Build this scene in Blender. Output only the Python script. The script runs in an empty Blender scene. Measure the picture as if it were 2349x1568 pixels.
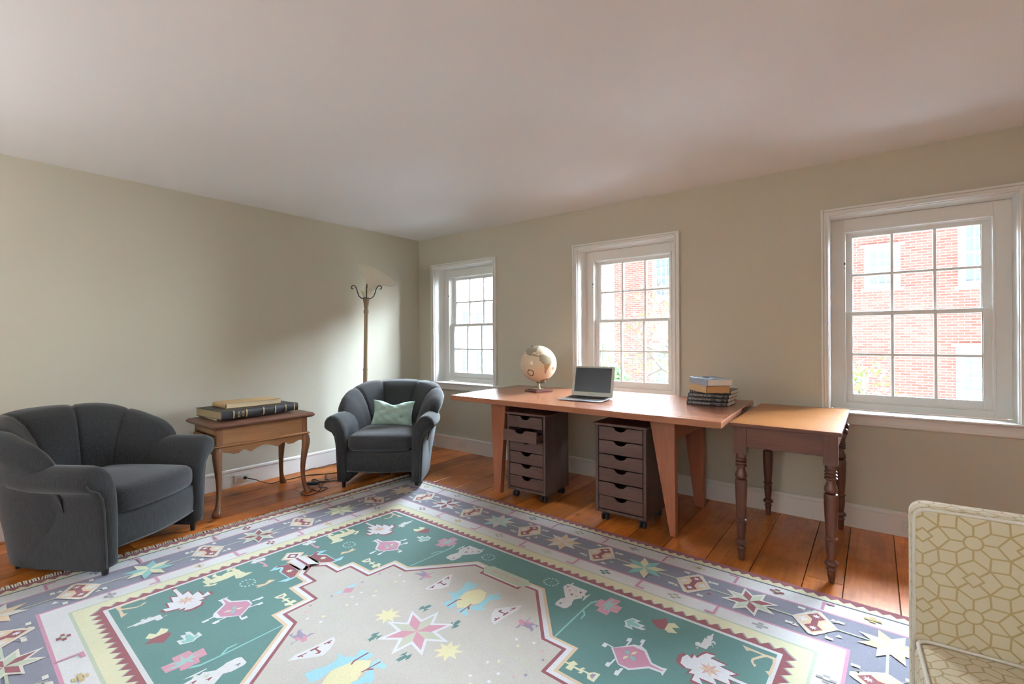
import bpy, bmesh, math, random
from math import sin, cos, pi, radians, sqrt, atan2, hypot
from mathutils import Vector, Matrix

# tunables
EXPOSURE = 1.0
SKY = 2.0
SUN = 0.4
FILL = 14
FILL2 = 2
C_WALL = (200,196,180)
C_CEIL = (244,248,252)
C_FL1 = (236,142,60)
C_FL2 = (172,88,36)
C_BR1 = (142,98,90)
C_BR2 = (124,80,72)
PAT_DX = 0.1333
PAT_DY = 0.1525
NSKY = 125.0
# ------------------------------------------------------------------ camera, sky, sun, exposure
SC = bpy.context.scene
COL = SC.collection
random.seed(7)
CAM = Vector((4.2345, -3.7477, 1.22))
YAW = math.atan2(831.5, 1087.0)
FWD = Vector((-sin(YAW), cos(YAW), 0)); RGT = Vector((cos(YAW), sin(YAW), 0)); UPV = Vector((0, 0, 1))
ROLL = math.atan2(12, 2252)
xc = cos(ROLL)*RGT - sin(ROLL)*UPV
yc = sin(ROLL)*RGT + cos(ROLL)*UPV
cam_data = bpy.data.cameras.new('camera')
cam = bpy.data.objects.new('camera', cam_data); COL.objects.link(cam)
m = Matrix.Identity(4)
for i in range(3):
    m[i][0] = xc[i]; m[i][1] = yc[i]; m[i][2] = -FWD[i]; m[i][3] = CAM[i]
cam.matrix_world = m
cam_data.sensor_width = 36.0; cam_data.lens = 36.0*1087.0/2349.0
cam_data.shift_y = -8.6/2349.0
cam_data.clip_start = 0.05; cam_data.clip_end = 300
SC.camera = cam

SC.view_settings.view_transform = 'Standard'
SC.view_settings.look = 'None'
SC.view_settings.gamma = 1.0
SC.view_settings.use_curve_mapping = False
SC.view_settings.exposure = EXPOSURE
SC.cycles.max_bounces = 12; SC.cycles.diffuse_bounces = 8; SC.cycles.glossy_bounces = 4
SC.cycles.transparent_max_bounces = 12
SC.cycles.sample_clamp_indirect = 6.0
SC.cycles.caustics_reflective = False; SC.cycles.caustics_refractive = False

w = bpy.data.worlds.new('sky'); SC.world = w; w.use_nodes = True
nt = w.node_tree; nt.nodes.clear()
wo = nt.nodes.new('ShaderNodeOutputWorld'); bg = nt.nodes.new('ShaderNodeBackground')
tc = nt.nodes.new('ShaderNodeTexCoord'); sep = nt.nodes.new('ShaderNodeSeparateXYZ')
rp = nt.nodes.new('ShaderNodeValToRGB')
rp.color_ramp.elements[0].position = 0.0; rp.color_ramp.elements[0].color = (0.21, 0.225, 0.24, 1)
rp.color_ramp.elements[1].position = 0.9; rp.color_ramp.elements[1].color = (0.58, 0.71, 0.84, 1)
e_ = rp.color_ramp.elements.new(0.55); e_.color = (0.58, 0.68, 0.79, 1)
nt.links.new(tc.outputs['Generated'], sep.inputs[0]); nt.links.new(sep.outputs[2], rp.inputs[0])
nt.links.new(rp.outputs[0], bg.inputs[0])
# northern sky boosted far above the southern one to brighten the room
ns = nt.nodes.new('ShaderNodeMapRange'); ns.interpolation_type = 'SMOOTHSTEP'
ns.inputs[1].default_value = -0.20; ns.inputs[2].default_value = 0.28; ns.inputs[3].default_value = SKY; ns.inputs[4].default_value = NSKY
nt.links.new(sep.outputs[1], ns.inputs[0]); nt.links.new(ns.outputs[0], bg.inputs[1])
nt.links.new(bg.outputs[0], wo.inputs[0])

def lamp(name, kind, loc, direction, energy, color=(1, 1, 1), **kw):
    d = bpy.data.lights.new(name, kind); d.energy = energy; d.color = color
    for k, v in kw.items(): setattr(d, k, v)
    o = bpy.data.objects.new(name, d); COL.objects.link(o); o.location = loc
    o.rotation_euler = Vector(direction).to_track_quat('-Z', 'Y').to_euler()
    return o
lamp('sun', 'SUN', (0, -10, 20), (-0.35, 0.80, -0.62), SUN, (1.0, 0.93, 0.82), angle=0.009)
# unseen fill lamps added inside the back wall to brighten the room
for xx in (1.35, 4.35):
    lamp('back_fill', 'AREA', (xx, -5.12, 1.45), (0, 1, 1.3), FILL*(1.0 if xx < 3 else .35), (1.0, 0.99, 0.965),
         shape='RECTANGLE', size=1.1, size_y=1.25)
# weak unseen fill lamp added at the right wall, behind the camera
lamp('side_fill', 'AREA', (6.12, -4.0, 1.45), (-1, 0.0, 2.6), FILL2, (1.0, 0.99, 0.965),
     shape='RECTANGLE', size=1.1, size_y=1.25)

# ------------------------------------------------------------------ helpers
def lin(r, g, b):
    f = lambda c: (c/255/12.92) if c/255 <= .04045 else ((c/255+.055)/1.055)**2.4
    return (f(r), f(g), f(b), 1.0)

class MB:
    """collects shapes and links them as ONE mesh object"""
    def __init__(s): s.v = []; s.f = []; s.c = []; s.mi = []; s.uv = None; s.cur = 0; s.col = None
    def add(s, vs, fs, M=None):
        o = len(s.v)
        s.v += [tuple(M @ Vector(p)) if M is not None else tuple(p) for p in vs]
        for f in fs:
            s.f.append(tuple(i+o for i in f)); s.mi.append(s.cur); s.c.append(s.col)
        return s
    def box(s, x0, x1, y0, y1, z0, z1, M=None):
        vs = [(x0,y0,z0),(x1,y0,z0),(x1,y1,z0),(x0,y1,z0),(x0,y0,z1),(x1,y0,z1),(x1,y1,z1),(x0,y1,z1)]
        return s.add(vs, [(0,3,2,1),(4,5,6,7),(0,1,5,4),(1,2,6,5),(2,3,7,6),(3,0,4,7)], M)
    def loft(s, rings, cap=True, closed=True, M=None):
        n = len(rings[0]); vs = [p for r in rings for p in r]; fs = []
        for i in range(len(rings)-1):
            for j in range(n if closed else n-1):
                k = (j+1) % n
                fs.append((i*n+j, i*n+k, (i+1)*n+k, (i+1)*n+j))
        if cap and closed:
            fs.append(tuple(reversed(range(n)))); fs.append(tuple((len(rings)-1)*n+j for j in range(n)))
        return s.add(vs, fs, M)
    def prism(s, poly, a, b, axis='z', M=None):
        """poly (2d, counter-clockwise) extruded from a to b along axis"""
        def P(p, t):
            return (p[0], p[1], t) if axis == 'z' else ((p[0], t, p[1]) if axis == 'y' else (t, p[0], p[1]))
        return s.loft([[P(p, a) for p in poly], [P(p, b) for p in poly]], True, True, M)
    def tube(s, pts, r, seg=8, cap=True, M=None):
        pts = [Vector(p) for p in pts]; n = len(pts); rings = []
        rr = r if isinstance(r, (list, tuple)) else [r]*n
        t0 = (pts[1]-pts[0]).normalized()
        ref = Vector((0,0,1)) if abs(t0.z) < .9 else Vector((1,0,0))
        u = t0.cross(ref).normalized()
        for i in range(n):
            t = (pts[min(i+1,n-1)]-pts[max(i-1,0)]).normalized()
            u = (u - t*u.dot(t)).normalized(); w_ = t.cross(u)
            rings.append([tuple(pts[i]+rr[i]*(cos(2*pi*k/seg)*u+sin(2*pi*k/seg)*w_)) for k in range(seg)])
        return s.loft(rings, cap, True, M)
    def lathe(s, prof, seg=24, c=(0,0,0), cap=True, M=None, flute=None):
        rings = []
        for r, z in prof:
            rings.append([(c[0]+r*cos(2*pi*k/seg)*(flute(k) if flute else 1), c[1]+r*sin(2*pi*k/seg)*(flute(k) if flute else 1), c[2]+z) for k in range(seg)])
        return s.loft(rings, cap, True, M)
    def rbox(s, cx, cy, cz, sx, sy, sz, r=.03, n=10, fn=None, M=None, e=None):
        """rounded box; fn(point, unit) may bend it"""
        hx, hy, hz = sx/2, sy/2, sz/2
        idx = {}; vs = []; fs = []
        def samp(t, h):
            # denser near the rounded edge
            k = max(h-r, 0)
            return t*h
        par = [sin((i/n-.5)*pi)*.5+.5 for i in range(n+1)]
        par = [p*2-1 for p in par]
        def V(p):
            q = []
            for c_, h in zip(p, (hx,hy,hz)):
                q.append(c_*h)
            q = Vector(q)
            core = Vector([max(-(h-r), min(h-r, c_)) for c_, h in zip(q, (hx,hy,hz))])
            d = q-core
            if d.length > 1e-9: q = core + d.normalized()*r
            key = (round(p[0],5), round(p[1],5), round(p[2],5))
            if key not in idx:
                un = Vector((q.x/hx, q.y/hy, q.z/hz))
                if fn: q = Vector(fn(q, un))
                idx[key] = len(vs); vs.append((q.x+cx, q.y+cy, q.z+cz))
            return idx[key]
        for ax in range(3):
            for sg in (-1, 1):
                for i in range(n):
                    for j in range(n):
                        c4 = []
                        for (a, b) in ((i,j),(i+1,j),(i+1,j+1),(i,j+1)):
                            p = [0,0,0]; p[ax] = sg; p[(ax+1)%3] = par[a]; p[(ax+2)%3] = par[b]
                            c4.append(V(p))
                        if sg < 0: c4.reverse()
                        fs.append(tuple(c4))
        return s.add(vs, fs, M)
    def build(s, name, mat, parent=None, smooth=False, bevel=0, subsurf=0, angle=None, uvbox=False, loc=None, rz=None):
        me = bpy.data.meshes.new(name); me.from_pydata(s.v, [], s.f); me.validate(verbose=False)
        mats = mat if isinstance(mat, (list, tuple)) else [mat]
        for m_ in mats: me.materials.append(m_)
        if len(mats) > 1 and len(me.polygons) == len(s.mi): me.polygons.foreach_set('material_index', s.mi)
        if s.c and s.c[0] is not None and len(me.polygons) == len(s.c):
            ca = me.attributes.new('Col', 'FLOAT_COLOR', 'CORNER'); buf = []
            for p in me.polygons: buf += list(s.c[p.index])*p.loop_total
            ca.data.foreach_set('color', buf)
        if uvbox:
            uv = me.uv_layers.new(name='UVMap')
            for p in me.polygons:
                n_ = p.normal
                for li in p.loop_indices:
                    co = me.vertices[me.loops[li].vertex_index].co
                    if abs(n_.z) > .75: q = (co.x, co.y)
                    elif abs(n_.y) >= abs(n_.x): q = (co.x, co.z)
                    else: q = (co.y, co.z)
                    uv.data[li].uv = q
        if smooth: me.polygons.foreach_set('use_smooth', [True]*len(me.polygons))
        if angle is not None:
            try: me.set_sharp_from_angle(angle=radians(angle))
            except Exception: pass
        o = bpy.data.objects.new(name, me); COL.objects.link(o)
        if parent is not None: o.parent = parent
        if loc: o.location = loc
        if rz is not None: o.rotation_euler.z = rz
        if bevel:
            b = o.modifiers.new('bevel', 'BEVEL'); b.width = bevel; b.segments = 2; b.limit_method = 'ANGLE'; b.angle_limit = radians(35)
            b.harden_normals = False
        if subsurf:
            b = o.modifiers.new('subsurf', 'SUBSURF'); b.levels = subsurf; b.render_levels = subsurf
        return o

def tag(o, label=None, cat=None, group=None, kind=None):
    if label: o['label'] = label
    if cat: o['category'] = cat
    if group: o['group'] = group
    if kind: o['kind'] = kind
    return o
def thing(name, label, cat, loc=(0,0,0), rz=0, group=None, kind=None):
    o = bpy.data.objects.new(name, None); COL.objects.link(o); o.location = loc; o.rotation_euler = (0,0,rz)
    o.empty_display_size = .1
    return tag(o, label, cat, group, kind)
def struct(o): o['kind'] = 'structure'; return o
def copy_tree(o, parent=None):
    c = o.copy(); COL.objects.link(c)
    if parent is not None: c.parent = parent
    for ch in [x for x in SC.objects if x.parent == o]: copy_tree(ch, c)
    return c
def text_mesh(name, s, size, mat, parent, M, extrude=.0006, align='CENTER', sx=1.0):
    cu = bpy.data.curves.new(name, 'FONT'); cu.body = s; cu.size = size; cu.extrude = extrude; cu.align_x = align; cu.align_y = 'CENTER'
    cu.resolution_u = 3
    t = bpy.data.objects.new(name, cu); COL.objects.link(t)
    dg = bpy.context.evaluated_depsgraph_get()
    me = bpy.data.meshes.new_from_object(t.evaluated_get(dg))
    bpy.data.objects.remove(t); bpy.data.curves.remove(cu)
    me.name = name
    me.transform(M @ Matrix.Diagonal((sx,1,1,1)))
    me.materials.clear(); me.materials.append(mat)
    o = bpy.data.objects.new(name, me); COL.objects.link(o); o.parent = parent
    return o
def RZ(a): return Matrix.Rotation(a, 4, 'Z')
def TR(x, y, z): return Matrix.Translation((x, y, z))
def offset_poly(poly, d):
    """mitred offset of a closed polygon (positive = outward for counter-clockwise)"""
    n = len(poly); out = []
    for i in range(n):
        p0, p1, p2 = Vector(poly[i-1]), Vector(poly[i]), Vector(poly[(i+1) % n])
        a = (p1-p0).normalized(); b = (p2-p1).normalized()
        na = Vector((a.y, -a.x)); nb = Vector((b.y, -b.x))
        k = na+nb; L = k.length_squared
        if L < 1e-6: q = p1+na*d
        else: q = p1 + k*(2*d/L) if L > .5 else p1 + k.normalized()*d*2
        out.append((q.x, q.y))
    return out

# ------------------------------------------------------------------ materials
def newmat(name):
    m_ = bpy.data.materials.new(name); m_.use_nodes = True
    nt_ = m_.node_tree; b = nt_.nodes.get('Principled BSDF')
    return m_, nt_, b
def N(nt_, t, **kw):
    n = nt_.nodes.new(t)
    for k, v in kw.items(): setattr(n, k, v)
    return n
def plain(name, col, rough=.5, metal=0, spec=.5, noise=0, nscale=30, bump=0, bscale=200, sheen=0, coat=0):
    m_, t, b = newmat(name)
    b.inputs['Base Color'].default_value = col; b.inputs['Roughness'].default_value = rough
    b.inputs['Metallic'].default_value = metal; b.inputs['Specular IOR Level'].default_value = spec
    b.inputs['Sheen Weight'].default_value = sheen; b.inputs['Coat Weight'].default_value = coat
    tc_ = N(t, 'ShaderNodeTexCoord')
    if noise:
        nz = N(t, 'ShaderNodeTexNoise'); nz.inputs['Scale'].default_value = nscale; nz.inputs['Detail'].default_value = 4
        t.links.new(tc_.outputs['Object'], nz.inputs['Vector'])
        mr = N(t, 'ShaderNodeMapRange'); mr.inputs[3].default_value = 1-noise; mr.inputs[4].default_value = 1+noise
        t.links.new(nz.outputs['Fac'], mr.inputs[0])
        mx = N(t, 'ShaderNodeMix', data_type='RGBA', blend_type='MULTIPLY'); mx.inputs[0].default_value = 1
        mx.inputs[6].default_value = col
        t.links.new(mr.outputs[0], mx.inputs[7]); t.links.new(mx.outputs[2], b.inputs['Base Color'])
    if bump:
        n2 = N(t, 'ShaderNodeTexNoise'); n2.inputs['Scale'].default_value = bscale; n2.inputs['Detail'].default_value = 3
        t.links.new(tc_.outputs['Object'], n2.inputs['Vector'])
        bp = N(t, 'ShaderNodeBump'); bp.inputs['Strength'].default_value = bump; bp.inputs['Distance'].default_value = .002
        t.links.new(n2.outputs['Fac'], bp.inputs['Height']); t.links.new(bp.outputs[0], b.inputs['Normal'])
    return m_
def wood(name, c1, c2, axis='x', scale=1.0, rough=.35, coat=.0, vari=.5, attr=False, knots=False, spec=.5, bump=.08):
    m_, t, b = newmat(name)
    tc_ = N(t, 'ShaderNodeTexCoord'); mp = N(t, 'ShaderNodeMapping')
    sc = {'x': (1.2, 14, 14), 'y': (14, 1.2, 14), 'z': (14, 14, 1.2)}[axis]
    mp.inputs['Scale'].default_value = [k*scale for k in sc]
    t.links.new(tc_.outputs['Object'], mp.inputs['Vector'])
    vec = mp.outputs[0]
    if attr:
        at = N(t, 'ShaderNodeAttribute', attribute_name='Col')
        ad = N(t, 'ShaderNodeVectorMath', operation='MULTIPLY_ADD'); ad.inputs[1].default_value = (40, 40, 40)
        t.links.new(at.outputs['Color'], ad.inputs[0]); t.links.new(vec, ad.inputs[2]); vec = ad.outputs[0]
    n1 = N(t, 'ShaderNodeTexNoise'); n1.inputs['Scale'].default_value = 1.0; n1.inputs['Detail'].default_value = 7
    n1.inputs['Roughness'].default_value = .62; n1.inputs['Distortion'].default_value = .7
    t.links.new(vec, n1.inputs['Vector'])
    n2 = N(t, 'ShaderNodeTexNoise'); n2.inputs['Scale'].default_value = 6.0; n2.inputs['Detail'].default_value = 5
    t.links.new(vec, n2.inputs['Vector'])
    mxn = N(t, 'ShaderNodeMix', data_type='FLOAT'); mxn.inputs[0].default_value = .35
    t.links.new(n1.outputs['Fac'], mxn.inputs[2]); t.links.new(n2.outputs['Fac'], mxn.inputs[3])
    mr = N(t, 'ShaderNodeMapRange'); mr.inputs[1].default_value = .5-.5*vari*.6; mr.inputs[2].default_value = .5+.5*vari*.6
    t.links.new(mxn.outputs[0], mr.inputs[0])
    mx = N(t, 'ShaderNodeMix', data_type='RGBA'); mx.inputs[6].default_value = c2; mx.inputs[7].default_value = c1
    t.links.new(mr.outputs[0], mx.inputs[0])
    out = mx.outputs[2]
    if attr:
        m2 = N(t, 'ShaderNodeMix', data_type='RGBA', blend_type='MULTIPLY'); m2.inputs[0].default_value = 1
        sp = N(t, 'ShaderNodeSeparateColor'); t.links.new(at.outputs['Color'], sp.inputs[0])
        r2 = N(t, 'ShaderNodeMapRange'); r2.inputs[3].default_value = .62; r2.inputs[4].default_value = 1.25
        t.links.new(sp.outputs[0], r2.inputs[0]); t.links.new(out, m2.inputs[6]); t.links.new(r2.outputs[0], m2.inputs[7]); out = m2.outputs[2]
    if knots:
        vo = N(t, 'ShaderNodeTexVoronoi'); vo.inputs['Scale'].default_value = 1.0
        mk = N(t, 'ShaderNodeMapping'); mk.inputs['Scale'].default_value = (4.2, 1.9, 4)
        t.links.new(tc_.outputs['Object'], mk.inputs['Vector']); t.links.new(mk.outputs[0], vo.inputs['Vector'])
        rk = N(t, 'ShaderNodeMapRange'); rk.inputs[1].default_value = .02; rk.inputs[2].default_value = .10; rk.inputs[3].default_value = .25; rk.inputs[4].default_value = 1
        t.links.new(vo.outputs['Distance'], rk.inputs[0])
        m3 = N(t, 'ShaderNodeMix', data_type='RGBA', blend_type='MULTIPLY'); m3.inputs[0].default_value = 1
        t.links.new(out, m3.inputs[6]); t.links.new(rk.outputs[0], m3.inputs[7]); out = m3.outputs[2]
        # worn, darker stained patches of their own shape
        pn = N(t, 'ShaderNodeTexNoise'); pn.inputs['Scale'].default_value = 2.3; pn.inputs['Detail'].default_value = 6; pn.inputs['Roughness'].default_value = .65
        t.links.new(tc_.outputs['Object'], pn.inputs['Vector'])
        rr = N(t, 'ShaderNodeMapRange'); rr.inputs[1].default_value = .35; rr.inputs[2].default_value = .62; rr.inputs[3].default_value = .62; rr.inputs[4].default_value = 1.08
        t.links.new(pn.outputs['Fac'], rr.inputs[0])
        m4 = N(t, 'ShaderNodeMix', data_type='RGBA', blend_type='MULTIPLY'); m4.inputs[0].default_value = 1
        t.links.new(out, m4.inputs[6]); t.links.new(rr.outputs[0], m4.inputs[7]); out = m4.outputs[2]
    t.links.new(out, b.inputs['Base Color'])
    b.inputs['Roughness'].default_value = rough; b.inputs['Coat Weight'].default_value = coat; b.inputs['Coat Roughness'].default_value = .15
    b.inputs['Specular IOR Level'].default_value = spec
    bp = N(t, 'ShaderNodeBump'); bp.inputs['Strength'].default_value = bump; bp.inputs['Distance'].default_value = .003
    t.links.new(mxn.outputs[0], bp.inputs['Height']); t.links.new(bp.outputs[0], b.inputs['Normal'])
    return m_
def fabric(name, c1, c2, streak=(220, 220, 12), sheen=.35, dots=None):
    m_, t, b = newmat(name)
    tc_ = N(t, 'ShaderNodeTexCoord'); mp = N(t, 'ShaderNodeMapping'); mp.inputs['Scale'].default_value = streak
    t.links.new(tc_.outputs['Object'], mp.inputs['Vector'])
    n1 = N(t, 'ShaderNodeTexNoise'); n1.inputs['Scale'].default_value = 1; n1.inputs['Detail'].default_value = 4
    t.links.new(mp.outputs[0], n1.inputs['Vector'])
    n2 = N(t, 'ShaderNodeTexNoise'); n2.inputs['Scale'].default_value = 420; n2.inputs['Detail'].default_value = 2
    t.links.new(tc_.outputs['Object'], n2.inputs['Vector'])
    mm_ = N(t, 'ShaderNodeMix', data_type='FLOAT'); mm_.inputs[0].default_value = .45
    t.links.new(n1.outputs['Fac'], mm_.inputs[2]); t.links.new(n2.outputs['Fac'], mm_.inputs[3])
    mr = N(t, 'ShaderNodeMapRange'); mr.inputs[1].default_value = .32; mr.inputs[2].default_value = .68
    t.links.new(mm_.outputs[0], mr.inputs[0])
    mx = N(t, 'ShaderNodeMix', data_type='RGBA'); mx.inputs[6].default_value = c1; mx.inputs[7].default_value = c2
    t.links.new(mr.outputs[0], mx.inputs[0])
    out = mx.outputs[2]
    if dots:
        vo = N(t, 'ShaderNodeTexVoronoi'); vo.inputs['Scale'].default_value = dots[0]; vo.inputs['Randomness'].default_value = .35
        t.links.new(tc_.outputs['Object'], vo.inputs['Vector'])
        lt = N(t, 'ShaderNodeMath', operation='LESS_THAN'); lt.inputs[1].default_value = dots[1]
        t.links.new(vo.outputs['Distance'], lt.inputs[0])
        m2 = N(t, 'ShaderNodeMix', data_type='RGBA'); m2.inputs[7].default_value = dots[2]
        t.links.new(lt.outputs[0], m2.inputs[0]); t.links.new(out, m2.inputs[6]); out = m2.outputs[2]
    t.links.new(out, b.inputs['Base Color'])
    b.inputs['Roughness'].default_value = .95; b.inputs['Specular IOR Level'].default_value = .15
    b.inputs['Sheen Weight'].default_value = sheen; b.inputs['Sheen Roughness'].default_value = .45
    bp = N(t, 'ShaderNodeBump'); bp.inputs['Strength'].default_value = .25; bp.inputs['Distance'].default_value = .0015
    t.links.new(mm_.outputs[0], bp.inputs['Height']); t.links.new(bp.outputs[0], b.inputs['Normal'])
    return m_
def colattr(name, rough=.95, n=.08, scale=350, sheen=.1, spec=.2, bump=.25, big=.05):
    m_, t, b = newmat(name)
    at = N(t, 'ShaderNodeAttribute', attribute_name='Col'); tc_ = N(t, 'ShaderNodeTexCoord')
    mp = N(t, 'ShaderNodeMapping'); mp.inputs['Scale'].default_value = (1, .45, 1); t.links.new(tc_.outputs['Object'], mp.inputs[0])
    n1 = N(t, 'ShaderNodeTexNoise'); n1.inputs['Scale'].default_value = scale; n1.inputs['Detail'].default_value = 2
    t.links.new(mp.outputs[0], n1.inputs['Vector'])
    n2 = N(t, 'ShaderNodeTexNoise'); n2.inputs['Scale'].default_value = 3.5; n2.inputs['Detail'].default_value = 5
    t.links.new(tc_.outputs['Object'], n2.inputs['Vector'])
    a = N(t, 'ShaderNodeMapRange'); a.inputs[1].default_value=.3; a.inputs[2].default_value=.7; a.inputs[3].default_value = 1-n; a.inputs[4].default_value = 1+n; t.links.new(n1.outputs['Fac'], a.inputs[0])
    c = N(t, 'ShaderNodeMapRange'); c.inputs[1].default_value=.3; c.inputs[2].default_value=.7; c.inputs[3].default_value = 1-big; c.inputs[4].default_value = 1+big; t.links.new(n2.outputs['Fac'], c.inputs[0])
    mu = N(t, 'ShaderNodeMath', operation='MULTIPLY'); t.links.new(a.outputs[0], mu.inputs[0]); t.links.new(c.outputs[0], mu.inputs[1])
    mx = N(t, 'ShaderNodeMix', data_type='RGBA', blend_type='MULTIPLY'); mx.inputs[0].default_value = 1
    t.links.new(at.outputs['Color'], mx.inputs[6]); t.links.new(mu.outputs[0], mx.inputs[7]); t.links.new(mx.outputs[2], b.inputs['Base Color'])
    b.inputs['Roughness'].default_value = rough; b.inputs['Sheen Weight'].default_value = sheen; b.inputs['Specular IOR Level'].default_value = spec
    if bump:
        bp = N(t, 'ShaderNodeBump'); bp.inputs['Strength'].default_value = bump; bp.inputs['Distance'].default_value = .002
        t.links.new(n1.outputs['Fac'], bp.inputs['Height']); t.links.new(bp.outputs[0], b.inputs['Normal'])
    return m_
def pane_glass(name):
    m_ = bpy.data.materials.new(name); m_.use_nodes = True; t = m_.node_tree; t.nodes.clear()
    o = N(t, 'ShaderNodeOutputMaterial'); mx = N(t, 'ShaderNodeMixShader'); tr = N(t, 'ShaderNodeBsdfTransparent'); gl = N(t, 'ShaderNodeBsdfGlossy')
    gl.inputs['Roughness'].default_value = .02; tr.inputs[0].default_value = (.97, .985, .98, 1)
    fr = N(t, 'ShaderNodeFresnel'); fr.inputs[0].default_value = 1.35
    t.links.new(fr.outputs[0], mx.inputs[0]); t.links.new(tr.outputs[0], mx.inputs[1]); t.links.new(gl.outputs[0], mx.inputs[2]); t.links.new(mx.outputs[0], o.inputs[0])
    return m_
def frosted(name):
    m_ = bpy.data.materials.new(name); m_.use_nodes = True; t = m_.node_tree; t.nodes.clear()
    o = N(t, 'ShaderNodeOutputMaterial'); b = N(t, 'ShaderNodeBsdfPrincipled'); tl = N(t, 'ShaderNodeBsdfTranslucent'); m1 = N(t, 'ShaderNodeMixShader')
    tr = N(t, 'ShaderNodeBsdfTransparent'); m2 = N(t, 'ShaderNodeMixShader')
    b.inputs['Base Color'].default_value = lin(246,242,230); b.inputs['Roughness'].default_value = .35; tl.inputs[0].default_value = lin(246,242,230)
    m1.inputs[0].default_value = .5; m2.inputs[0].default_value = .30
    t.links.new(b.outputs[0], m1.inputs[1]); t.links.new(tl.outputs[0], m1.inputs[2])
    t.links.new(m1.outputs[0], m2.inputs[1]); t.links.new(tr.outputs[0], m2.inputs[2]); t.links.new(m2.outputs[0], o.inputs[0])
    return m_

WALL = plain('wall_paint', lin(*C_WALL), .75, spec=.25, noise=.015, nscale=3, bump=.06, bscale=120)
CEIL = plain('ceiling_paint', lin(*C_CEIL), .85, spec=.2, noise=.012, nscale=2, bump=.05, bscale=60)
TRIM = plain('trim_paint', lin(232,232,228), .4, noise=.01, nscale=8)
FLOORW = wood('pine_floor', lin(*C_FL1), lin(*C_FL2), 'y', .75, .27, vari=.8, attr=True, knots=True, spec=.5, bump=.12)
CHERRY = wood('cherry_wood', lin(172,116,86), lin(138,84,60), 'x', .8, .22, vari=.8, spec=.5)
CHERRYV = wood('cherry_wood_upright', lin(168,104,72), lin(138,78,52), 'z', .8, .36, vari=.6)
CABW = wood('dark_walnut_stain', lin(104,72,62), lin(76,50,44), 'x', 1.2, .45, vari=.6)
CABV = wood('dark_walnut_stain_upright', lin(92,70,62), lin(70,52,47), 'z', 1.2, .5, vari=.5)
HONEY = wood('honey_worn_tabletop', lin(190,128,64), lin(142,84,44), 'x', .7, .30, vari=.9, spec=.5)
MAHOG = wood('old_mahogany', lin(108,64,48), lin(74,40,31), 'x', 1.0, .38, vari=.6)
MAHOGV = wood('old_mahogany_turned', lin(100,60,46), lin(68,38,30), 'z', 1.0, .34, vari=.5)
OAK = wood('brown_fruitwood', lin(172,124,82), lin(130,88,56), 'y', 1.0, .36, vari=.8)
OAKV = wood('brown_fruitwood_legs', lin(150,104,70), lin(114,74,50), 'z', 1.0, .34, vari=.6)
OAKT = wood('brown_fruitwood_top', lin(118,82,66), lin(88,58,46), 'y', 1.0, .3, vari=.6)
CHAR = fabric('charcoal_chenille', lin(36,36,38), lin(66,65,66), (260, 260, 14), .22)
CHARS = fabric('charcoal_seat_weave', lin(38,38,42), lin(74,72,74), (260, 30, 260), .25)
LINING = plain('black_lining', lin(22,22,24), .9)
PIPE = fabric('charcoal_piping', lin(56,56,60), lin(84,82,82), (300,300,300))
SAGEF = fabric('sage_dotted_cotton', lin(150,176,164), lin(178,200,188), (160,160,160), .2, (24, .085, lin(62,74,72)))
BLACK = plain('black_plastic', lin(26,26,28), .45)
RUBBER = plain('dark_caster', lin(40,40,42), .5)
CREAMP = plain('cream_paper', lin(214,196,160), .8, noise=.06, nscale=120)
WHITEP = plain('white_paper', lin(226,226,220), .8, noise=.03, nscale=200)
TANP = plain('aged_page_edges', lin(180,142,98), .8, noise=.06, nscale=150)
BLKCOV = plain('black_leather', lin(38,36,40), .42, noise=.15, nscale=60, bump=.25, bscale=150)
GREYCOV = plain('worn_brown_boards', lin(110,100,88), .7, noise=.15, nscale=40)
GOLD = plain('gilt_lettering', lin(196,176,130), .45, metal=.3)
TILETT = plain('pale_lettering', lin(196,190,178), .6)
GREYLETT = plain('grey_lettering', lin(120,118,114), .6)
STONE = plain('bronze_stem', lin(120,108,84), .4, metal=.7)
BRASS = plain('antique_brass', lin(150,132,108), .42, metal=.55, noise=.1, nscale=30)
IRON = plain('dark_wrought_iron', lin(62,54,48), .5, metal=.5)
FROST = frosted('frosted_glass')
CRYST = plain('cream_glass_petals', lin(232,222,184), .25, spec=.6)
ALU = plain('aluminium', lin(196,198,200), .38, metal=.6)
ALUB = plain('silver_bezel', lin(176,172,160), .42, metal=.4)
SCREEN = plain('dark_screen', lin(34,34,38), .22, spec=.5)
KEYS = plain('black_keys', lin(44,46,48), .6)
OUTLET = plain('white_outlet_plastic', lin(226,226,222), .4)
SLOT = plain('outlet_slot', lin(60,58,56), .6)
PANE = pane_glass('window_glass')

# ------------------------------------------------------------------ room shell
RX, RY, RH = 6.2, -5.2, 2.362
WC = (0.70, 2.55, 4.432); WH = .435; WZ0, WZ1 = .735, 2.01
def wall_with_openings(name, axis, a0, a1, t0, t1, z1, ops):
    """axis 'x': wall along x, thickness t0..t1 in y; ops = (from, to, z0, z1)"""
    b = MB(); cur = a0
    B = (lambda p, q, z0_, z1_: b.box(p, q, t0, t1, z0_, z1_)) if axis == 'x' else (lambda p, q, z0_, z1_: b.box(t0, t1, p, q, z0_, z1_))
    for o0, o1, oz0, oz1 in ops:
        B(cur, o0, 0, z1); B(o0, o1, 0, oz0); B(o0, o1, oz1, z1); cur = o1
    B(cur, a1, 0, z1)
    return struct(b.build(name, WALL))
wall_with_openings('wall_north', 'x', -.3, RX+.3, 0, .30, RH, [(c-WH, c+WH, WZ0-.02, WZ1) for c in WC])
wall_with_openings('wall_west', 'y', RY, 0, -.3, 0, RH, [])
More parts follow.
